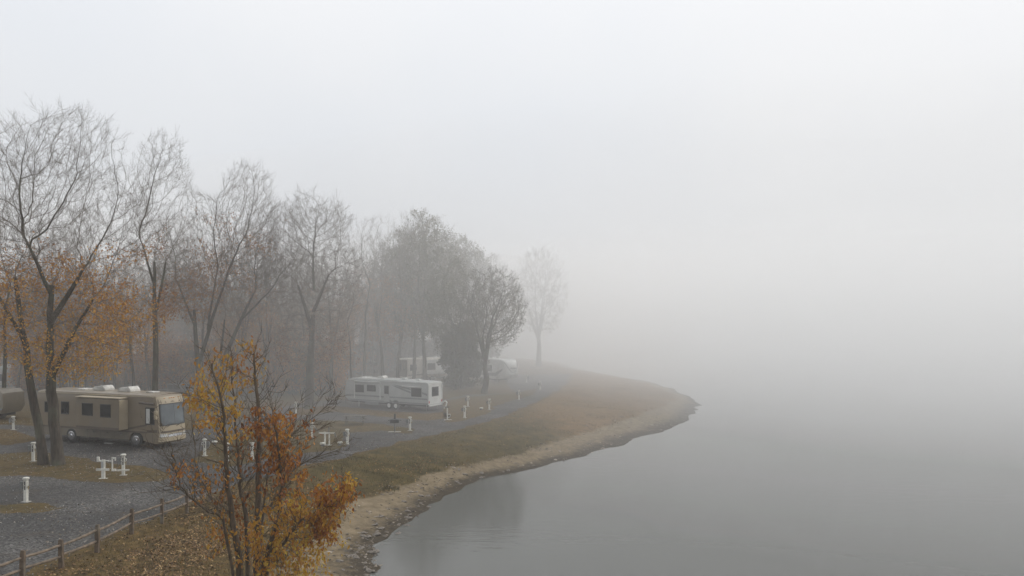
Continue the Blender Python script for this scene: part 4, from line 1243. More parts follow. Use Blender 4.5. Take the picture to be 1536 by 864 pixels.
def travel_trailer():
    Wd = 2.45; a = R(-29.6)
    h = Vector((math.cos(a), math.sin(a), 0)); pr = Vector((-h.y, h.x, 0))
    d0 = 75.0
    corner = Vector(((641.5 - CX) * d0 / FPX, d0, 0))
    L = 10.6
    c = corner - h * L / 2 + pr * Wd / 2
    t = thing('travel_trailer', 'long white travel trailer with a dark rear window and grey swoosh stripes', 'trailer', tuple(c), a)
    X = L / 2; u = lambda d: X - d; S = -Wd / 2
    wc = [u(3.95), u(4.82)]
    prof = [(-X + .5, .62), (-X + .06, 1.0), (-X, 1.5), (-X + .18, 2.55), (-X + .45, 2.88), (-X + .8, 2.96), (0, 2.96), (X - .12, 2.86), (X - .02, 2.78), (X, 2.7), (X + .05, .62)]
    for cxw in wc:
        prof += [(cxw + .40, .60), (cxw + .28, .86), (cxw, .95), (cxw - .28, .86), (cxw - .40, .60)]
    loft_body(prof, Wd, .06, 0, edge=.06).obj('body', M_rvside, t, smooth=True)
    # rear wall skin and its window
    MB().box(X + .02, X + .055, -Wd / 2 + .03, Wd / 2 - .03, .66, 2.72).obj('rear_panel', M_rvwhite, t, bevel=.01)
    rw2 = MB().box(X + .055, X + .085, -.62, .52, 1.42, 2.36).obj('rear_window', M_wframe, t, bevel=.02)
    MB().box(X + .085, X + .095, -.56, .46, 1.48, 2.30).obj('pane', M_glass, rw2)
    for s in (-1, 1):
        MB().box(X + .055, X + .09, s * 1.06 - .08, s * 1.06 + .08, .78, 1.02).obj('tail_light', M_red, t, bevel=.01)
        MB().box(X + .055, X + .10, s * 1.12 - .05, s * 1.12 + .05, 1.1, 2.6).obj('corner_trim', M_rvwhite, t)
    MB().box(X + .04, X + .16, -1.1, 1.1, .48, .62).obj('bumper', M_rvwhite, t, bevel=.02)
    # roof edge rail, awning roll
    MB().box(-X + .5, X - .02, S - .035, S + .03, 2.78, 2.84).obj('roof_rail', M_rvwhite, t)
    MB().tube([(u(9.3), S - .09, 2.66), (u(5.9), S - .09, 2.66)], .06, 8).obj('awning', M_rvwhite, t, smooth=True)
    MB().tube([(u(3.1), S - .08, 2.38), (u(.85), S - .08, 2.36)], .045, 8).obj('window_awning', M_rvwhite, t, smooth=True)
    for d in (9.3, 5.9): MB().box(u(d) - .03, u(d) + .03, S - .07, S, .9, 2.66).obj('awning_arm', M_rvwhite, t)
    # windows, door
    side_window(t, u(9.15), u(8.1), 1.55, 2.25, S); side_window(t, u(7.6), u(6.55), 1.72, 2.3, S)
    side_window(t, u(1.95), u(.78), 1.42, 2.2, S)
    dr = MB().box(u(5.45), u(4.72), S - .02, S + .01, .72, 2.55).obj('door', M_rvside, t, bevel=.008)
    side_window(dr, u(5.32), u(4.85), 1.55, 2.3, S - .02)
    MB().box(u(4.80), u(4.76), S - .05, S - .02, 1.35, 1.5).obj('handle', M_chrome, dr)
    def strip(p, m, o): MB().prism(p, S - o, S + .01).obj('stripe', m, t)
    strip([(-X + .15, 1.12), (X - .02, 1.12), (X - .02, 1.26), (-X + .12, 1.26)], M_rvgrey, .006)
    strip([(-X + .4, .66), (X - .02, .66), (X - .02, .78), (-X + .3, .78)], M_rvgrey, .006)
    strip([(u(4.6), 2.46), (u(3.2), 2.18), (u(2.06), 1.86), (u(2.06), 1.68), (u(3.2), 1.98)], M_rvgrey, .008)
    strip([(u(4.4), 2.5), (u(2.9), 2.32), (u(2.06), 2.16), (u(2.06), 2.02), (u(3.0), 2.16)], M_rvgrey, .007)
    strip([(u(.68), 1.9), (u(.05), 1.72), (u(.05), 1.52), (u(.68), 1.7)], M_rvgrey, .008)
    for cxw in wc: wheel(t, cxw, S + .12, .35, .2, M_rvwhite); 
    for cxw in wc: wheel(t, cxw, -S - .12, .35, .2, M_rvwhite)
    MB().box(-X + .6, X - .3, S + .4, -S - .4, .42, .64).obj('chassis', M_dark, t)
    MB().box(u(7.9), u(6.2), S + .02, S + .06, .30, .62).obj('tank_cover', M_rvgrey, t)
    MB().prismx([(-.7, .5), (.7, .5), (.08, .55), (-.08, .55)], -X + .4, -X + .5).obj('hitch_plate', M_dark, t)
    MB().tube([(-X + .5, -.7, .5), (-X - 1.1, 0, .5)], .05, 6).tube([(-X + .5, .7, .5), (-X - 1.1, 0, .5)], .05, 6).tube([(-X - 1.0, 0, .02), (-X - 1.0, 0, .8)], .04, 6).obj('hitch', M_dark, t)
    for sx in (.35, 9.0):
        for s in (-1, 1): MB().tube([(u(sx), s * .9, .0), (u(sx), s * .9, .6)], .035, 6).obj('jack', M_metal, t)
    roof_unit(t, u(6.6), 0, 2.94, .95, .7, .3)
    MB().box(u(4.0), u(3.5), -.25, .25, 2.94, 3.12).obj('roof_vent', M_rvwhite, t, bevel=.03)
    MB().box(u(2.2), u(1.8), -.2, .2, 2.92, 3.06).obj('roof_vent', M_rvwhite, t, bevel=.03)
    for d in (9.4, 9.0, 8.6): MB().box(u(d), u(d) + .18, -.6, .6, 2.94, 3.02).obj('roof_vent', M_rvwhite, t, bevel=.02)
    MB().tube([(u(.4), .5, 2.86), (u(.4), .5, 3.2)], .015, 5).box(u(.4) - .05, u(.4) + .05, .4, .6, 3.18, 3.22).obj('antenna', M_rvwhite, t)
    # white waste hose curling down from the bumper
    MB().tube([(X + .12, .9, .62), (X + .5, 1.1, .9), (X + .75, 1.0, .75), (X + .7, .9, .4), (X + .55, .8, .12)], .07, 8).obj('drain_hose', M_rvwhite, t, smooth=True)
travel_trailer()

def far_trailer_tan():
    Wd = 2.6; a = R(-8)
    d0 = 112.0
    near = Vector(((611 - CX) * d0 / FPX, d0, 0))
    h = Vector((math.cos(R(38)), math.sin(R(38)), 0))        # runs away to the right
    pr = Vector((-h.y, h.x, 0))
    L = 7.6
    c = near + h * L / 2 + pr * Wd / 2
    t = thing('fifth_wheel_trailer', 'tan fifth wheel trailer half hidden by trunks in the mist', 'trailer', tuple(c), R(38))
    X = L / 2; S = -Wd / 2
    prof = [(-X, .55), (-X - .05, .8), (-X, 3.3), (-X + .15, 3.45), (X - .3, 3.45), (X, 3.2), (X, .95), (X - .6, .55)]
    loft_body(prof, Wd, .08, 0, edge=.08).obj('body', M_cream, t, smooth=True)
    # dark end wall with two windows
    MB().box(-X - .09, -X - .04, -Wd / 2 + .05, Wd / 2 - .05, .75, 3.2).obj('end_wall', M_olivp, t)
    for y0 in (-.85, .15):
        f = MB().box(-X - .13, -X - .09, y0, y0 + .62, 1.7, 2.7).obj('window', M_wframe, t); MB().box(-X - .14, -X - .131, y0 + .05, y0 + .57, 1.75, 2.65).obj('pane', M_glass, f)
    # slide out on the near side
    sl = MB().box(-X + 2.6, X - .5, S - .75, S + .05, 1.05, 3.1).obj('slide_out', M_rvwhite, t, bevel=.03)
    side_window(sl, -X + 3.0, -X + 4.3, 1.75, 2.65, S - .75); side_window(sl, X - 2.1, X - .75, 1.75, 2.7, S - .75)
    MB().box(-X + 2.55, X - .45, S - .8, S + .02, 3.1, 3.16).obj('awning_cover', M_rvwhite, sl)
    side_window(t, -X + .5, -X + 1.5, 1.7, 2.5, S)
    MB().prism([(-X + .1, .95), (X - .1, .95), (X - .1, 1.05), (-X + .1, 1.05)], S - .01, S + .01).obj('stripe', M_olivp, t)
    for d in (-.45, .45):
        wheel(t, d, S + .1, .38, .22, M_metal); wheel(t, d, -S - .1, .38, .22, M_metal)
    MB().box(-X + .3, X - .8, S + .4, -S - .4, .38, .58).obj('chassis', M_dark, t)
    for x in (X - .5,): MB().tube([(x, -.9, 0), (x, -.9, .9)], .04, 6).tube([(x, .9, 0), (x, .9, .9)], .04, 6).obj('landing_leg', M_metal, t)
    roof_unit(t, -.5, 0, 3.43, .9, .7, .3); MB().box(1.6, 2.1, -.25, .25, 3.43, 3.6).obj('roof_vent', M_rvwhite, t)
    # ladder up the end wall
    l = MB()
    for y in (-.55, -.2): l.tube([(-X - .2, y + 1.2, 1.0), (-X - .2, y + 1.2, 3.4)], .02, 5)
    for k in range(6): l.tube([(-X - .2, .65, 1.2 + .36 * k), (-X - .2, 1.0, 1.2 + .36 * k)], .018, 5)
    l.obj('ladder', M_metal, t)
far_trailer_tan()

def far_trailer_white():
    Wd = 2.5; a = R(-52)                                      # nose toward the viewer's right
    d0 = 109.0
    c = Vector(((743 - CX) * (d0 + 3) / FPX, d0 + 3.5, 0))
    t = thing('fifth_wheel_trailer', 'bright white fifth wheel trailer with a rounded nose and dark curved line', 'trailer', tuple(c), a)
    L = 8.4; X = L / 2; S = -Wd / 2
    prof = [(-X, .6), (-X, 3.2), (-X + .2, 3.4), (X - 1.6, 3.5), (X - .8, 3.4), (X - .35, 3.1), (X - .1, 2.6), (X, 2.0), (X - .02, 1.3), (X - .25, 1.15), (X - 2.3, 1.1), (X - 2.4, .6)]
    loft_body(prof, Wd, .14, nose=.55, edge=.16).obj('body', M_rvwhite, t, smooth=True)
    # cap lower fairing
    MB().prism([(X - 2.35, .62), (X - 2.35, 1.2), (X - .25, 1.2), (X - .3, 1.0), (X - 2.0, .62)], -Wd / 2 + .1, Wd / 2 - .1).obj('fairing', M_rvwhite, t, bevel=.03)
    def fx(y, z):
        fr = [(X - .25, 1.15), (X - .02, 1.3), (X, 2.0), (X - .1, 2.6), (X - .35, 3.1), (X - .8, 3.4)]
        for (x0, z0), (x1, z1) in zip(fr, fr[1:]):
            if z0 <= z <= z1: x = x0 + (x1 - x0) * (z - z0) / (z1 - z0); break
        k = min(1, max(0, (x - (X - 1.3)) / 1.3)); cr = (2 * y / Wd) ** 2
        return x - k * .55 * cr ** 2
    pts = []
    for k in range(17):
        s = k / 16; y = -1.16 + 2.32 * s; z = 1.62 + 1.55 * abs(2 * s - 1) ** 2.2
        pts.append((fx(y, z) + .02, y, z))
    MB().tube(pts, .045, 5).obj('curved_line', M_rvgrey, t)
    # the name on the nose is only a row of unreadable dark strokes in the photograph
    b = MB(); rr_ = random.Random(4)
    for k in range(9):
        y = -.52 + .125 * k
        b.box(fx(y, 2.2) + .005, fx(y, 2.2) + .03, y, y + rr_.uniform(.06, .1), 2.08 + rr_.uniform(0, .03), 2.25 + rr_.uniform(0, .05))
    b.obj('nose_lettering', M_rvgrey, t)
    side_window(t, -X + .8, -X + 2.0, 1.7, 2.5, S); side_window(t, -.2, .8, 1.7, 2.5, S)
    MB().prism([(-X + .1, 1.0), (X - 2.4, 1.0), (X - .9, 1.9), (X - .7, 2.2), (X - 2.6, 1.5), (-X + .1, 1.2)], S - .012, S + .01).obj('stripe', M_rvgrey, t)
    for d in (-1.6, -.7):
        wheel(t, d, S + .1, .38, .22, M_metal); wheel(t, d, -S - .1, .38, .22, M_metal)
    MB().box(-X + .3, X - 2.5, S + .4, -S - .4, .38, .62).obj('chassis', M_dark, t)
    for s in (-1, 1): MB().tube([(X - 2.5, s * .9, 0), (X - 2.5, s * .9, .9)], .05, 6).obj('landing_leg', M_metal, t)
    roof_unit(t, -.6, 0, 3.42, .95, .7, .28)
far_trailer_white()

def plain_trailer(loc, rz, L, H, m, label, seed):
    t = thing('parked_trailer', label, 'trailer', loc, rz)
    X = L / 2; Wd = 2.4; S = -Wd / 2
    prof = [(-X, .6), (-X, H - .2), (-X + .2, H), (X - .4, H), (X - .1, H - .3), (X, 1.2), (X - .4, .6)]
    loft_body(prof, Wd, .08, 0, edge=.08).obj('body', m, t, smooth=True)
    rr_ = random.Random(seed)
    x = -X + .7
    while x < X - 1.2:
        w = rr_.uniform(.7, 1.2); side_window(t, x, x + w, H * .5, H * .5 + .75, S); x += w + rr_.uniform(.8, 1.5)
    MB().prism([(-X + .05, .95), (X - .2, .95), (X - .1, 1.1), (-X + .05, 1.1)], S - .01, S + .01).obj('stripe', M_rvgrey, t)
    for d in (-.45, .45): wheel(t, d, S + .1, .36, .2, M_metal); wheel(t, d, -S - .1, .36, .2, M_metal)
    MB().box(-X + .3, X - .6, S + .4, -S - .4, .36, .62).obj('chassis', M_dark, t)
    roof_unit(t, 0, 0, H - .02, .9, .7, .28)
x, y = G(22, 632); plain_trailer((x - 4.6, y + 2, 0), R(-10), 7.5, 2.75, M_olivp, 'dull tan trailer behind the rear of the motorhome at the left edge', 1)
x, y = G(262, 572); plain_trailer((x, y, 0), R(-6), 10, 3.3, M_rvwhite, 'white roofed trailer far back between the tree trunks', 3)
x, y = G(10, 590); plain_trailer((x, y, 0), R(4), 9, 3.3, M_rvside, 'grey trailer far back at the left edge of the wood', 4)

M_darkpaint = mat('dark_truck_paint', (0.035, 0.038, 0.042), 0.35, (0.028, 0.03, 0.033), 2.0, coat=.4)
M_bluecar = mat('dusty_blue_paint', (0.09, 0.11, 0.19), 0.4, (0.07, 0.09, 0.15), 2.0, coat=.3)
def pickup(loc, rz, label):
    t = thing('pickup_truck', label, 'truck', loc, rz)
    prof = [(-2.75, .5), (-2.78, 1.12), (-.75, 1.14), (-.70, 1.82), (-.55, 1.9), (.75, 1.9), (1.0, 1.8), (1.45, 1.25), (2.6, 1.12), (2.78, 1.0), (2.8, .5)] + arch(1.75, .46, .5) + arch(-1.65, .46, .5)
    loft_body(prof, 1.95, .1, nose=.15, edge=.1).obj('body', M_darkpaint, t, smooth=True)
    side_window(t, -.55, .1, 1.28, 1.76, -.975, th=.02); side_window(t, .2, .95, 1.28, 1.74, -.975, th=.02)
    MB().prism([(1.02, 1.78), (1.44, 1.28), (1.47, 1.29), (1.05, 1.80)], -.8, .8).obj('windscreen', M_wind, t)
    for s in (-1, 1):
        MB().box(2.70, 2.80, s * .72 - .15, s * .72 + .15, .85, 1.0).obj('headlight', M_lens, t)
        wheel(t, 1.75, s * .85, .38, .24, M_metal); wheel(t, -1.65, s * .85, .38, .24, M_metal)
    MB().box(2.78, 2.90, -.9, .9, .5, .68).obj('bumper', M_chrome, t, bevel=.02)
x, y = G(268, 600); pickup((x, y, 0), R(-20), 'dark pickup truck parked between trunks behind the motorhome')
def small_car(loc, rz, label):
    t = thing('parked_car', label, 'car', loc, rz)
    prof = [(-2.2, .35), (-2.25, .85), (-2.0, 1.0), (-1.3, 1.42), (-.9, 1.48), (.3, 1.47), (1.0, 1.02), (2.0, .88), (2.25, .7), (2.25, .35)] + arch(1.4, .38, .35) + arch(-1.35, .38, .35)
    loft_body(prof, 1.8, .12, nose=.2, edge=.12).obj('body', M_bluecar, t, smooth=True)
    side_window(t, -1.0, -.35, 1.02, 1.36, -.9, th=.02); side_window(t, -.25, .45, 1.02, 1.36, -.9, th=.02)
    MB().prism([(.36, 1.45), (1.0, 1.04), (1.03, 1.06), (.39, 1.48)], -.7, .7).obj('windscreen', M_wind, t)
    for s in (-1, 1): wheel(t, 1.4, s * .8, .32, .2, M_metal); wheel(t, -1.35, s * .8, .32, .2, M_metal)
x, y = G(503, 566); small_car((x, y, 0), R(-15), 'dusty blue car far back left of the white travel trailer')

# ------------------------------------------------------------------ camp fittings
def pedestal(px, py, label, h=1.12, box=-1, cross=False, hose=True, rz=0.0, base=True, lean=0.0, grp='white hook up pedestals along the pitches'):
    x, y = G(px, py)
    t = thing('hookup_pedestal', label, 'pedestal', (x, y, 0), rz, grp)
    w = .075
    MB().box(-w, w, -w, w, 0 if not base else .03, h - .05).obj('post', M_white, t, bevel=.008)
    MB().tube([(0, 0, h - .10), (0, 0, h - .09), (0, 0, h - .02), (0, 0, h)], [.10, .145, .145, .11], 14).obj('cap', M_white, t, smooth=True)
    if base: MB().box(-.19, .19, -.15, .15, -.01, .03).obj('base_plate', M_conc, t, bevel=.008)
    b = MB().box(box * .22 - .09, box * .22 + .09, -.07, .07, h * .55, h * .82); b.obj('meter_box', M_boxgrey, t, bevel=.01)
    MB().box(box * .10 - .05, box * .10 + .05, -.03, .03, h * .68, h * .72).obj('bracket', M_white, t)
    MB().box(-.028, .028, -w - .014, -w + .002, h * .50, h * .84).obj('socket_panel', M_dark, t, bevel=.004)
    MB().box(-.024, .024, -w - .02, -w - .012, h * .66, h * .69).obj('socket_cover', M_white, t)
    s = -box
    MB().tube([(s * w, 0, h * .6), (s * (w + .06), 0, h * .6), (s * (w + .06), 0, h * .52)], .022, 6).box(s * (w + .06) - .05, s * (w + .06) + .05, -.012, .012, h * .62, h * .645).obj('tap', M_brass, t)
    if hose:
        MB().tube([(s * (w + .03), -.04, h * .8), (s * (w + .09), -.05, h * .78), (s * (w + .10), -.05, h * .70), (s * (w + .05), -.04, h * .64)], .022, 7).obj('hose_hanger', M_white, t, smooth=True)
        MB().tube([(box * .24, -.05, h * .54), (box * .30, -.05, h * .38), (box * .36, -.05, h * .30)], .016, 6).obj('cord', M_boxgrey, t)
    if cross:
        MB().box(-.34, .34, -w - .04, -w, .26, .36).obj('cross_board', M_white, t, bevel=.006)
    return t
PD = [(39, 753, 'white pedestal nearest the viewer, standing on gravel by a narrow litter strip', dict(h=1.2, box=-1)),
      (50, 692, 'white pedestal just left of the double tree trunks', dict(h=1.2, box=-1)),
      (20, 645, 'weathered pedestal at the rear of the motorhome', dict(box=-1)),
      (185, 713, 'white pedestal with a low cross board in front of the motorhome', dict(h=1.22, box=-1, cross=True)),
      (307, 684, 'white pedestal right of the motorhome nose', dict(box=1)),
      (341, 691, 'white pedestal hidden behind the left stem of the shrub', dict(box=1)),
      (378, 690, 'white pedestal behind the shrub beside the red leaves', dict(box=-1)),
      (444, 620, 'white pedestal at the foot of the stout bare tree', dict(box=1)),
      (468, 656, 'white pedestal just above the bare twigs right of the shrub', dict(box=-1)),
      (521, 667, 'white pedestal standing alone on the lane edge below the picnic table', dict(box=-1)),
      (615, 646, 'white pedestal in front of the travel trailer wheels beside the grill', dict(box=-1)),
      (697, 627, 'white pedestal on the lane edge right of the travel trailer', dict(box=-1)),
      (702, 610, 'white pedestal just behind another right of the travel trailer', dict(box=-1)),
      (734, 615, 'white pedestal beyond the travel trailer halfway along the row', dict(box=-1)),
      (778.6, 600, 'misty white pedestal with a side box near the lane bend', dict(box=-1)),
      (790, 574, 'faint far pedestal below the lone pale tree', dict(box=1)),
      (810.5, 585, 'last misty white pedestal nearest the lake', dict(box=-1))]
for px, py, lb, kw in PD:
    pedestal(px, py, lb, rz=random.Random(px).uniform(-.25, .25), **kw)

def lantern_stand(px, py, label, dark=False):
    x, y = G(px, py)
    t = thing('lantern_stand', label, 'stand', (x, y, 0), 0.05)
    m = M_white
    MB().box(-.09, .09, -.06, .06, .02, 1.05).obj('post', m, t, bevel=.006)
    MB().box(-.22, .22, -.12, .12, -.01, .02).obj('base_plate', m, t)
    MB().box(-.36, .36, -.10, -.06, .46, .58).obj('cross_board', m, t, bevel=.004)
    MB().tube([(-.32, 0, 1.02), (.28, 0, 1.0)], .028, 6).obj('arm', m, t)
    MB().box(-.34, -.22, -.05, .05, 1.0, 1.22).box(-.34, -.12, -.05, .05, .96, 1.02).obj('bracket', m, t)
    MB().box(.46, .52, -.03, .03, .50, 1.16).box(.46, .68, -.04, .04, .42, .54).box(.46, .68, -.03, .03, 1.10, 1.18).box(.62, .68, -.03, .03, 1.0, 1.12).obj('hook_bracket', m, t)
    MB().box(.26, .47, -.02, .02, .96, 1.0).obj('link_arm', m, t)
    MB().box(-.10, .02, -.065, -.06, .6, .95).obj('number_plate', M_rvside, t)
lantern_stand(155, 718, 'white post with a cross board and hooked side brackets on the grass strip')

def low_stand(px, py, label):
    x, y = G(px, py)
    t = thing('sewer_stand', label, 'stand', (x, y, 0), 0.1)
    MB().tube([(0, 0, .02), (0, 0, 1.15)], .05, 8).obj('post', M_white, t)
    MB().box(-.3, .42, -.08, .08, -.01, .03).obj('base_plate', M_white, t)
    MB().box(-.22, .20, -.05, .05, 1.1, 1.2).obj('cross_board', M_table, t)
    MB().tube([(.04, 0, .5), (.25, 0, .52), (.3, 0, .38), (.2, 0, .25), (.04, 0, .22)], .03, 6).obj('hose', M_rvwhite, t, smooth=True)
low_stand(671, 630, 'thin white stand with a curled hose behind the travel trailer bumper')

def cluster_stand(px, py, label):
    x, y = G(px, py)
    t = thing('water_stand', label, 'stand', (x, y, 0), 0.0)
    MB().box(-.22, -.12, -.05, .05, 0, .95).obj('post', M_white, t)
    MB().box(.10, .18, -.05, .05, 0, .9).obj('post', M_white, t)
    MB().box(-.6, .5, -.03, .03, .82, .92).obj('cross_board', M_white, t)
    MB().tube([(-.9, 0, 1.25), (-.6, 0, .95)], .05, 6).tube([(.1, 0, .95), (.12, 0, 1.3)], .05, 6).tube([(.5, 0, .88), (.62, 0, .6)], .05, 6).obj('pipe', M_boxgrey, t)
    MB().box(-.35, .3, -.1, .1, -.01, .03).obj('base_plate', M_white, t)
cluster_stand(491, 668, 'low white water stand with several short pipes behind the twig ends')
for px, py, lb in ((439 + 71, 668, 'small white valve cover on the gravel beside the lone pedestal'), (322, 667, 'small white lid on a dark box right of the motorhome'), (722, 615, 'tiny white valve cover between two far pedestals'), (484, 669.5, 'small white valve cover at the foot of the water stand')):
    x, y = G(px, py)
    t = thing('valve_cover', lb, 'cover', (x, y, 0))
    MB().tube([(0, 0, 0), (0, 0, .16)], .12, 10).obj('pipe', M_boxgrey, t); MB().tube([(0, 0, .161), (0, 0, .25), (0, 0, .27)], [.19, .19, .13], 12).obj('lid', M_white, t, smooth=True)

def grill(px, py, label):
    x, y = G(px, py)
    t = thing('charcoal_grill', label, 'grill', (x, y, 0), .1)
    MB().tube([(0, 0, .03), (0, 0, .75)], .05, 8).obj('post', M_boxgrey, t)
    MB().box(-.5, .5, -.2, .2, -.01, .035).obj('base_plate', M_conc, t, bevel=.01)
    f = MB().box(-.34, .34, -.26, -.235, .78, 1.0).box(-.34, .34, .235, .26, .78, 1.0).box(-.34, -.315, -.235, .235, .78, 1.0).box(.315, .34, -.235, .235, .78, 1.0).box(-.34, .34, -.26, .26, .75, .78)
    f.obj('firebox', M_dark, t)
    g = MB()
    for k in range(9): g.box(-.36, .36, -.22 + .055 * k - .008, -.22 + .055 * k + .008, 1.005, 1.02)
    g.obj('grate', M_boxgrey, t)
    MB().tube([(-.36, 0, .95), (-.52, 0, .92)], .025, 6).tube([(.36, 0, .95), (.52, 0, .92)], .025, 6).obj('handle', M_dark, t)
    MB().tube([(0, .24, .95), (0, .26, 1.42)], [.09, .06], 8).obj('flue', M_dark, t)
grill(592, 648, 'dark charcoal grill on a post with a pale foot slab before the travel trailer')

def picnic_table(px, py, label, rz=.1):
    x, y = G(px, py)
    t = thing('picnic_table', label, 'table', (x, y, 0), rz)
    for k in range(5): 
        MB().box(-.98, .98, -.38 + .155 * k, -.38 + .155 * k + .14, .72, .76).obj('plank', M_table, t)
    for s in (-1, 1):
        for k in range(2):
            y0 = s * .68 - .14 + .145 * k
            MB().box(-.98, .98, y0, y0 + .135, .42, .455).obj('seat_plank', M_table, t)
        for q in (-1, 1):
            MB().prismx([(s * .22 - .05, .716), (s * .22 + .05, .716), (s * .60 + .05, 0), (s * .60 - .05, 0)], q * .7 - .02, q * .7 + .02).obj('leg', M_table, t)
    for q in (-1, 1):
        MB().box(q * .7 + .022, q * .7 + .06, -.80, .80, .34, .416).box(q * .7 + .022, q * .7 + .06, -.36, .36, .64, .716).obj('crossbeam', M_table, t)
picnic_table(532, 637, 'grey weathered picnic table before the travel trailer')

# split rail fence between the lane and the bank
def fence():
    fp = [(-60, 905), (31, 872), (90, 851), (143.5, 827), (195.5, 800), (241.5, 784), (278.5, 768), (313, 751)]
    pts = [G(x, y) for x, y in fp]
    pts = [(x + .05, y) for x, y in pts]
    t = thing('rail_fence', 'low weathered two rail split wood fence along the gravel lane', 'fence', (pts[0][0], pts[0][1], 0))
    o = Vector((pts[0][0], pts[0][1], 0)); rg = random.Random(9)
    tops = []
    for i, (x, y) in enumerate(pts):
        h = 1.03 + rg.uniform(-.04, .05); w = .075 if i < 5 else .06
        z = min(0, hz(x, y)) - .1
        lean = rg.uniform(-.03, .03)
        b = MB(); 
        nseg = 6
        for k in range(nseg):
            pass
        vs, fs = [], []
        for k in range(nseg + 1):
            zz = z + (h - z) * k / nseg; j = .008
            s = w * (1 - .06 * k / nseg)
            if k == nseg: s *= .82
            for (a, c) in ((-1, -1), (1, -1), (1, 1), (-1, 1)):
                vs.append((x - o.x + a * s + lean * k / nseg + rg.uniform(-j, j), y - o.y + c * s * .8 + rg.uniform(-j, j), zz + (rg.uniform(-.02, .02) if k == nseg else 0)))
        for k in range(nseg):
            for q in range(4): fs.append((k * 4 + q, k * 4 + (q + 1) % 4, (k + 1) * 4 + (q + 1) % 4, (k + 1) * 4 + q))
        fs.append((3, 2, 1, 0)); fs.append(tuple(nseg * 4 + q for q in range(4)))
        b.add(vs, fs).obj('post', M_fence, t)
    for (x0, y0), (x1, y1) in zip(pts, pts[1:]):
        d = Vector((x1 - x0, y1 - y0, 0)); L = d.length
        for zz in (.42, .80):
            q = []
            rr_ = []
            off = rg.uniform(-.03, .03)
            for k in range(7):
                s = -.02 + 1.04 * k / 6
                sag = -.03 * math.sin(math.pi * min(1, max(0, s)))
                q.append((x0 - o.x + d.x * s + rg.uniform(-.01, .01), y0 - o.y + d.y * s, zz + off * (1 - 2 * s) + sag + rg.uniform(-.008, .008)))
                rr_.append((.032 if k in (0, 6) else .05) * rg.uniform(.9, 1.1))
            MB().tube(q, rr_, 6).obj('rail', M_rail, t)
fence()

# ------------------------------------------------------------------ ground cover
def scatter(n, x0, x1, y0, y1, seed, cond):
    rs = np.random.default_rng(seed)
    u = rs.random(n); Y = y0 * (y1 / y0) ** u
    X = x0 + (x1 - x0) * rs.random(n)
    z, sand, dry, lit, a, b, c = terrain(X, Y)
    k = cond(rs, X, Y, z, sand, dry, lit, a, b, c)
    return rs, X[k], Y[k], z[k]
def px_of(X, Y, z=0): return CX + X / Y * FPX
# fallen leaves: thick on the near bank, thin on the grass, scattered over the gravel
rs, X, Y, Z = scatter(480000, -30, 6, 20, 80, 1, lambda rs, X, Y, z, sand, dry, lit, iR, iG, iW:
    iG & ~iR & (np.abs(X / Y) < .75) & (rs.random(len(X)) < np.clip((vnoise(X, Y, 2.2, 11) * .8 + vnoise(X, Y, .8, 12) * .5 - .42), 0.03, 1) * np.clip(1.25 - (Y - 22) / 26, .08, 1)))
def flat_leaves(name, X, Y, Z, s0, s1, seed, lift=.015, curl=.03):
    rs = np.random.default_rng(seed); n = len(X)
    c = np.stack([X, Y, Z + lift], 1); a = rs.random(n) * 6.283
    s = rs.uniform(s0, s1, n)
    dx = np.stack([np.cos(a) * s, np.sin(a) * s, rs.uniform(-curl, curl, n)], 1); dy = np.stack([-np.sin(a) * s * .6, np.cos(a) * s * .6, rs.uniform(-curl, curl, n)], 1)
    up = np.zeros((n, 3)); up[:, 2] = np.abs(rs.normal(0, curl * .7, n))
    v = np.stack([c - dx, c - dy + up, c + dx, c + dy + up], 1).reshape(-1, 3)
    f = np.arange(n)[:, None] * 4 + np.array([[0, 1, 2, 3]])
    return np_mesh(name, v, f, False, {'tint': ('FACE', 'FLOAT', np.clip(rs.beta(1.6, 1.6, n), 0, 1))})
M_fallen = leaf_mat('fallen_leaves', [(0.0, (0.045, 0.026, 0.013)), (0.4, (0.12, 0.068, 0.026)), (0.75, (0.25, 0.145, 0.055)), (1.0, (0.40, 0.28, 0.14))], .8, .05)
tag(link('fallen_leaves', flat_leaves('fallen_leaves', X, Y, Z, .03, .07, 2), M_fallen), 'brown fallen leaves strewn over the bank', kind='stuff')
rs, X, Y, Z = scatter(60000, -50, 8, 20, 95, 3, lambda rs, X, Y, z, sand, dry, lit, iR, iG, iW:
    iR & (np.abs(X / Y) < .72) & (rs.random(len(X)) < np.clip(vnoise(X, Y, 3.5, 15) * 1.5 - .55, .06, 1)))
tag(link('lane_leaves', flat_leaves('lane_leaves', X, Y, Z + .012, .025, .055, 4), leaf_mat('pale_lane_leaves', [(0.0, (0.08, 0.055, 0.04)), (0.5, (0.13, 0.10, 0.07)), (1.0, (0.32, 0.30, 0.26))], .8, .05)), 'pale and brown leaves scattered on the gravel', kind='stuff')
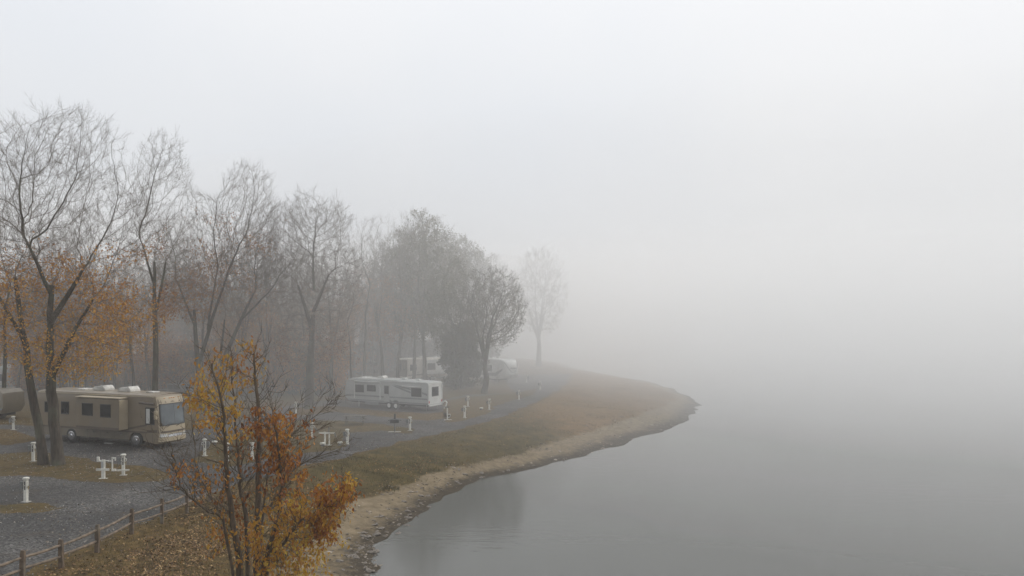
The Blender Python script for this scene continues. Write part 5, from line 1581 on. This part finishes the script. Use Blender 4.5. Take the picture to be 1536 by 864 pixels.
# grass blades
def blades(name, X, Y, Z, h0, h1, seed, m, w=.012):
    rs = np.random.default_rng(seed); n = len(X); h = rs.uniform(h0, h1, n); a = rs.random(n) * 6.283
    c = np.stack([X, Y, Z], 1); d = np.stack([np.cos(a) * w, np.sin(a) * w, np.zeros(n)], 1)
    tp = c + np.stack([rs.normal(0, .35, n) * h, rs.normal(0, .35, n) * h, h], 1)
    v = np.stack([c - d, c + d, tp], 1).reshape(-1, 3); f = np.arange(n)[:, None] * 3 + np.array([[0, 1, 2]])
    t = np.clip(vnoise(X, Y, 3.0, 21) * .9 + np.clip((Y - 55) / 60, 0, .5) + rs.normal(0, .15, n) - .1, 0, 1)
    me = np_mesh(name, v, f, False, {'tint': ('FACE', 'FLOAT', t)}); return me
rs, X, Y, Z = scatter(420000, -26, 24, 21, 108, 5, lambda rs, X, Y, z, sand, dry, lit, iR, iG, iW:
    iG & ~iR & (np.abs(X / Y) < .72) & (rs.random(len(X)) < np.clip(vnoise(X, Y, 1.6, 17) * 1.6 - .15, 0.1, 1) * np.clip(.25 + (Y - 22) / 20, .25, 1) * (1 - sand * 1.2)))
M_blade = leaf_mat('grass_blades', [(0.0, (0.030, 0.030, 0.010)), (0.4, (0.072, 0.060, 0.02)), (0.7, (0.13, 0.098, 0.036)), (1.0, (0.24, 0.155, 0.065))], .8, .2)
tag(link('grass', blades('grass', X, Y, Z - .02, .05, .15, 6, M_blade), M_blade), 'short olive and straw grass on the lake bank', kind='stuff')

# taller tufts where the grass gives way to sand
rs, X, Y, Z = scatter(260000, -14, 22, 22, 105, 15, lambda rs, X, Y, z, sand, dry, lit, iR, iG, iW:
    (sand > .12) & (sand < .95) & (np.abs(X / Y) < .7) & (rs.random(len(X)) < np.clip(vnoise(X, Y, 1.3, 51) * 2.4 - 1.0, 0, 1) * np.clip(1.1 - sand, 0, 1)))
tag(link('grass_tufts', blades('grass_tufts', X, Y, Z - .03, .12, .34, 16, M_blade, .016), M_blade), 'ragged grass tufts along the top of the sandy shore', kind='stuff')

# loose pale stones on the near gravel
rs, X, Y, Z = scatter(60000, -40, 4, 20, 62, 41, lambda rs, X, Y, z, sand, dry, lit, iR, iG, iW:
    iR & (np.abs(X / Y) < .71) & (rs.random(len(X)) < np.clip(vnoise(X, Y, 2.6, 43) * 1.6 - .45, .06, 1) * np.clip(1.6 - Y / 45, .1, 1)))
ov = np.array([(1, 0, 0), (0, 1, 0), (-1, 0, 0), (0, -1, 0), (0, 0, 1), (0, 0, -1)], float); of_ = np.array([(0, 1, 4), (1, 2, 4), (2, 3, 4), (3, 0, 4), (1, 0, 5), (2, 1, 5), (3, 2, 5), (0, 3, 5)])
n = len(X); s_ = rs.uniform(.014, .034, n)
v = ov[None] * s_[:, None, None] * rs.uniform(.6, 1.3, (n, 6, 1)) + np.stack([X, Y, np.full(n, .018)], 1)[:, None]
M_chip = leaf_mat('gravel_chips', [(0.0, (0.05, 0.05, 0.05)), (0.6, (0.13, 0.13, 0.13)), (1.0, (0.34, 0.34, 0.335))], .9, 0.0)
me = np_mesh('gravel_chips', v.reshape(-1, 3), (np.arange(n)[:, None, None] * 6 + of_[None]).reshape(-1, 3), False, {'tint': ('FACE', 'FLOAT', np.repeat(rs.beta(1.3, 1.6, n), 8))})
tag(link('gravel_chips', me, M_chip), 'loose pale stone chips on the near gravel', kind='stuff')

# shore stones
def stone_mesh(seed, sub=2):
    bm = bmesh.new(); bmesh.ops.create_icosphere(bm, subdivisions=sub, radius=1)
    o = Vector((seed * 3.1, seed, 0))
    for v in bm.verts:
        v.co *= 1 + .45 * mnoise.noise(v.co * 1.1 + o) + .18 * mnoise.noise(v.co * 2.7 + o)
        v.co.z *= .55
    me = bpy.data.meshes.new('shore_stone'); bm.to_mesh(me); bm.free(); return me
M_stone = mat('shore_stone', (0.20, 0.175, 0.145), 0.9, (0.085, 0.072, 0.06), 3.0, 8, .5, 12.0)
sm = [stone_mesh(k) for k in range(8)]
for m_ in sm: m_.materials.append(M_stone)
rg = random.Random(12); wl_pts = px_line([(552, 864), (569, 819), (612, 785), (655, 746), (715, 718), (784, 708)], WZ)
def along(pts, t):
    L = [math.dist(a, b) for a, b in zip(pts, pts[1:])]; s = t * sum(L)
    for (a, b), l in zip(zip(pts, pts[1:]), L):
        if s <= l: return (a[0] + (b[0] - a[0]) * s / l, a[1] + (b[1] - a[1]) * s / l)
        s -= l
    return pts[-1]
for k in range(70):
    x, y = along(wl_pts, rg.random() ** 1.5); x += rg.uniform(-1.5, .25) ; y += rg.uniform(-.3, .3)
    s = rg.uniform(.05, .15) * (1.3 if rg.random() < .2 else 1)
    o = link('shore_stone', sm[k % 8])
    tag(o, 'grey brown stone lying along the muddy water line', 'stone', 'stones along the water line')
    o.location = (x, y, hz(x, y) + s * .12); o.scale = (s * rg.uniform(1, 1.7), s, s * rg.uniform(.7, 1)); o.rotation_euler = (rg.uniform(-.2, .2), rg.uniform(-.2, .2), rg.uniform(0, 6.28))
# pebbles, bark and clods between grass and water
ico = bmesh.new(); bmesh.ops.create_icosphere(ico, subdivisions=1, radius=1); iv = np.array([v.co[:] for v in ico.verts]); fi = np.array([[v.index for v in f.verts] for f in ico.faces]); ico.free()
rs, X, Y, Z = scatter(60000, -12, 20, 26, 90, 8, lambda rs, X, Y, z, sand, dry, lit, iR, iG, iW:
    (iW & (z < GZ + .2) & (z > WZ - .1)) & (np.abs(X / Y) < .7) & (rs.random(len(X)) < np.clip((GZ + .25 - z) / .7, 0, 1) ** 1.3 * np.clip(vnoise(X, Y, 1.5, 31) * 1.4 - .2, .05, 1) * .55 + .16 * (vnoise(X, Y, 2.1, 33) > .55)))
n = len(X); s = rs.gamma(2.0, .014, n) + .010
R3 = rs.normal(size=(n, 3)) * .25 + 1
v = iv[None] * (s[:, None] * R3 * np.array([1.7, 1.0, .6]))[:, None, :]
v = v * (1 + .25 * rs.normal(size=(n, len(iv), 1)))
an = rs.random(n) * 6.283; ca, sa = np.cos(an)[:, None], np.sin(an)[:, None]
vx = v[..., 0] * ca - v[..., 1] * sa; vy = v[..., 0] * sa + v[..., 1] * ca
v = np.stack([vx + X[:, None], vy + Y[:, None], v[..., 2] + Z[:, None]], -1).reshape(-1, 3)
f = (np.arange(n)[:, None, None] * len(iv) + fi[None]).reshape(-1, 3)
M_peb = leaf_mat('pebble_mix', [(0.0, (0.045, 0.038, 0.030)), (0.5, (0.14, 0.115, 0.088)), (1.0, (0.36, 0.31, 0.25))], .9, 0.0)
me = np_mesh('shore_pebbles', v, f, False, {'tint': ('FACE', 'FLOAT', np.repeat(np.clip(rs.beta(1.3, 1.8, n), 0, 1), len(fi)))})
tag(link('shore_pebbles', me, M_peb), 'pebbles, clods and driftwood chips along the sandy shore', kind='stuff')
